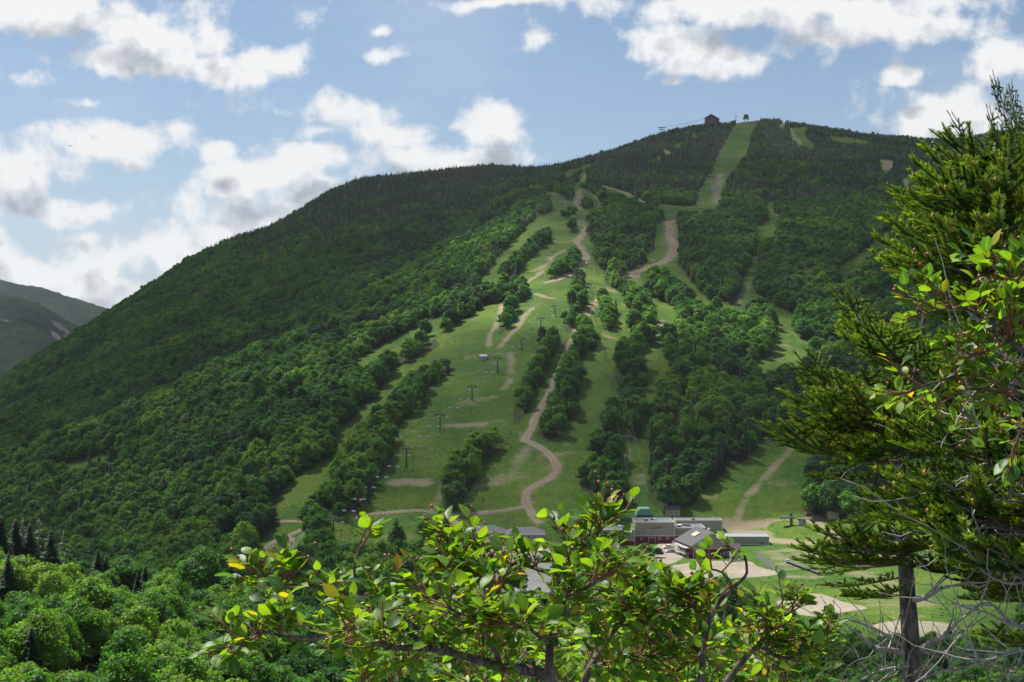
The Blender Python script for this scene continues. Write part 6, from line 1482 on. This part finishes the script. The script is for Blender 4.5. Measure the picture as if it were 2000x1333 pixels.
def light_at(px, py, D):
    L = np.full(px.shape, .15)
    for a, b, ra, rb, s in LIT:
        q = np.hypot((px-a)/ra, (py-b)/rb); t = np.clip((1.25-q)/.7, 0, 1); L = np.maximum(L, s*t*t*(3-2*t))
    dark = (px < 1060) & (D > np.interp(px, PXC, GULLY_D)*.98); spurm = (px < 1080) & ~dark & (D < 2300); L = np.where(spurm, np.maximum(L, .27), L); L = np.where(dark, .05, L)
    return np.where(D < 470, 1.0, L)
def make_deck():
    gx = np.arange(-1900, 1700, 14.0); gy = np.arange(450, 4750, 14.0)
    X, Y = np.meshgrid(gx, gy); Z = np.full(X.shape, CLOUD_Z)
    s = np.array(sd)
    lo = np.zeros(X.shape); hi = np.full(X.shape, (CLOUD_Z+60)/s[2])
    hit = np.zeros(X.shape); t = np.full(X.shape, 700.0)
    for it in range(215):
        t = t + 8.0*(hit == 0)
        px_, py_, pz_ = X - s[0]*t, Y - s[1]*t, Z - s[2]*t
        hh = H(px_, np.maximum(py_, 3)); hit = np.where((hit == 0) & ((pz_ <= hh + 6) | (py_ < 5)), 1, hit)
        if hit.all(): break
    gx_, gy_, gz_ = X - s[0]*t, np.maximum(Y - s[1]*t, 3), Z - s[2]*t
    ppx, ppy = proj(gx_, gy_, gz_)
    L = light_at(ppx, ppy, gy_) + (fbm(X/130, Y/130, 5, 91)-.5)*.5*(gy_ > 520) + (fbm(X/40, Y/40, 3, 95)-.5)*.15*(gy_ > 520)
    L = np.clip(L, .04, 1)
    return X, Y, L
DX, DY, DL = make_deck()
dens_ = 1 - DL; keepq = dens_ > .015
th = 30 + 170*dens_*(.6+.8*fbm(DX/150, DY/150, 4, 99))
nyD, nxD = DX.shape; ix = np.arange(nxD*nyD).reshape(nyD, nxD)
q = np.stack([ix[:-1, :-1], ix[:-1, 1:], ix[1:, 1:], ix[1:, :-1]], -1)
kq = (keepq[:-1, :-1] | keepq[:-1, 1:] | keepq[1:, 1:] | keepq[1:, :-1])
q = q[kq]; n = nxD*nyD
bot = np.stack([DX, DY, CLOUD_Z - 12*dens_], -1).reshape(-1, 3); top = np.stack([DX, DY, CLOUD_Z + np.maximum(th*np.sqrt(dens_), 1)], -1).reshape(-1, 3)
cm, nt = mat('shade_cloud')
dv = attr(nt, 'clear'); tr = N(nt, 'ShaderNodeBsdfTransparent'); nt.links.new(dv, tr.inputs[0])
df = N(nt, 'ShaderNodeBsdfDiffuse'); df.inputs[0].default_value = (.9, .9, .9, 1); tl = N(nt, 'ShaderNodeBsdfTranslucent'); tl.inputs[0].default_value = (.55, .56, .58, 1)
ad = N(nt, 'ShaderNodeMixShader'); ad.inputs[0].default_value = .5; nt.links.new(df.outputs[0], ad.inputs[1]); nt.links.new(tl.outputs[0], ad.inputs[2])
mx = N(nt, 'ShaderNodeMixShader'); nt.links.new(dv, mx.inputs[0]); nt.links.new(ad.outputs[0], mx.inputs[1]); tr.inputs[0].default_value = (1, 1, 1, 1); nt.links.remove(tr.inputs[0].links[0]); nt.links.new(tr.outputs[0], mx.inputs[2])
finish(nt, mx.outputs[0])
cl = mesh_np('shade_cloud_sheet', np.concatenate([bot, top]), np.concatenate([q[:, ::-1], q+n]), [cm], smooth=True, attrs={'clear': np.tile(np.sqrt(DL).ravel(), 2)})
tag(cl, kind='structure')

# ------------------------------------------------------------------ air
hz = MB().box(-5200, 3200, -70, 8200, -140, 780)
hm = bpy.data.materials.new('haze'); hm.use_nodes = True; ht = hm.node_tree; ht.nodes.clear()
pv_ = ht.nodes.new('ShaderNodeVolumePrincipled'); pv_.inputs['Density'].default_value = HAZE; pv_.inputs['Color'].default_value = (.80, .88, 1.0, 1); pv_.inputs['Anisotropy'].default_value = .2
ho = ht.nodes.new('ShaderNodeOutputMaterial'); ht.links.new(pv_.outputs[0], ho.inputs['Volume'])
hb = hz.build('haze', hm); tag(hb, kind='stuff')
# ------------------------------------------------------------------ camera and light
cam = bpy.data.cameras.new('camera'); cam.lens = 50; cam.sensor_width = 36; cam.clip_start = 0.1; cam.clip_end = 30000
co = bpy.data.objects.new('camera', cam); COL.objects.link(co); co.location = (0, 0, CZ); co.rotation_euler = (R(90), 0, 0)
SC.camera = co
SC.view_settings.view_transform = 'Standard'; SC.view_settings.look = 'None'; SC.view_settings.gamma = 1
SC.view_settings.exposure = 0.72
SC.view_settings.use_curve_mapping = False
SC.cycles.max_bounces = 6; SC.cycles.diffuse_bounces = 2; SC.cycles.transmission_bounces = 3; SC.cycles.transparent_max_bounces = 12; SC.cycles.volume_bounces = 0
SC.cycles.sample_clamp_indirect = 6
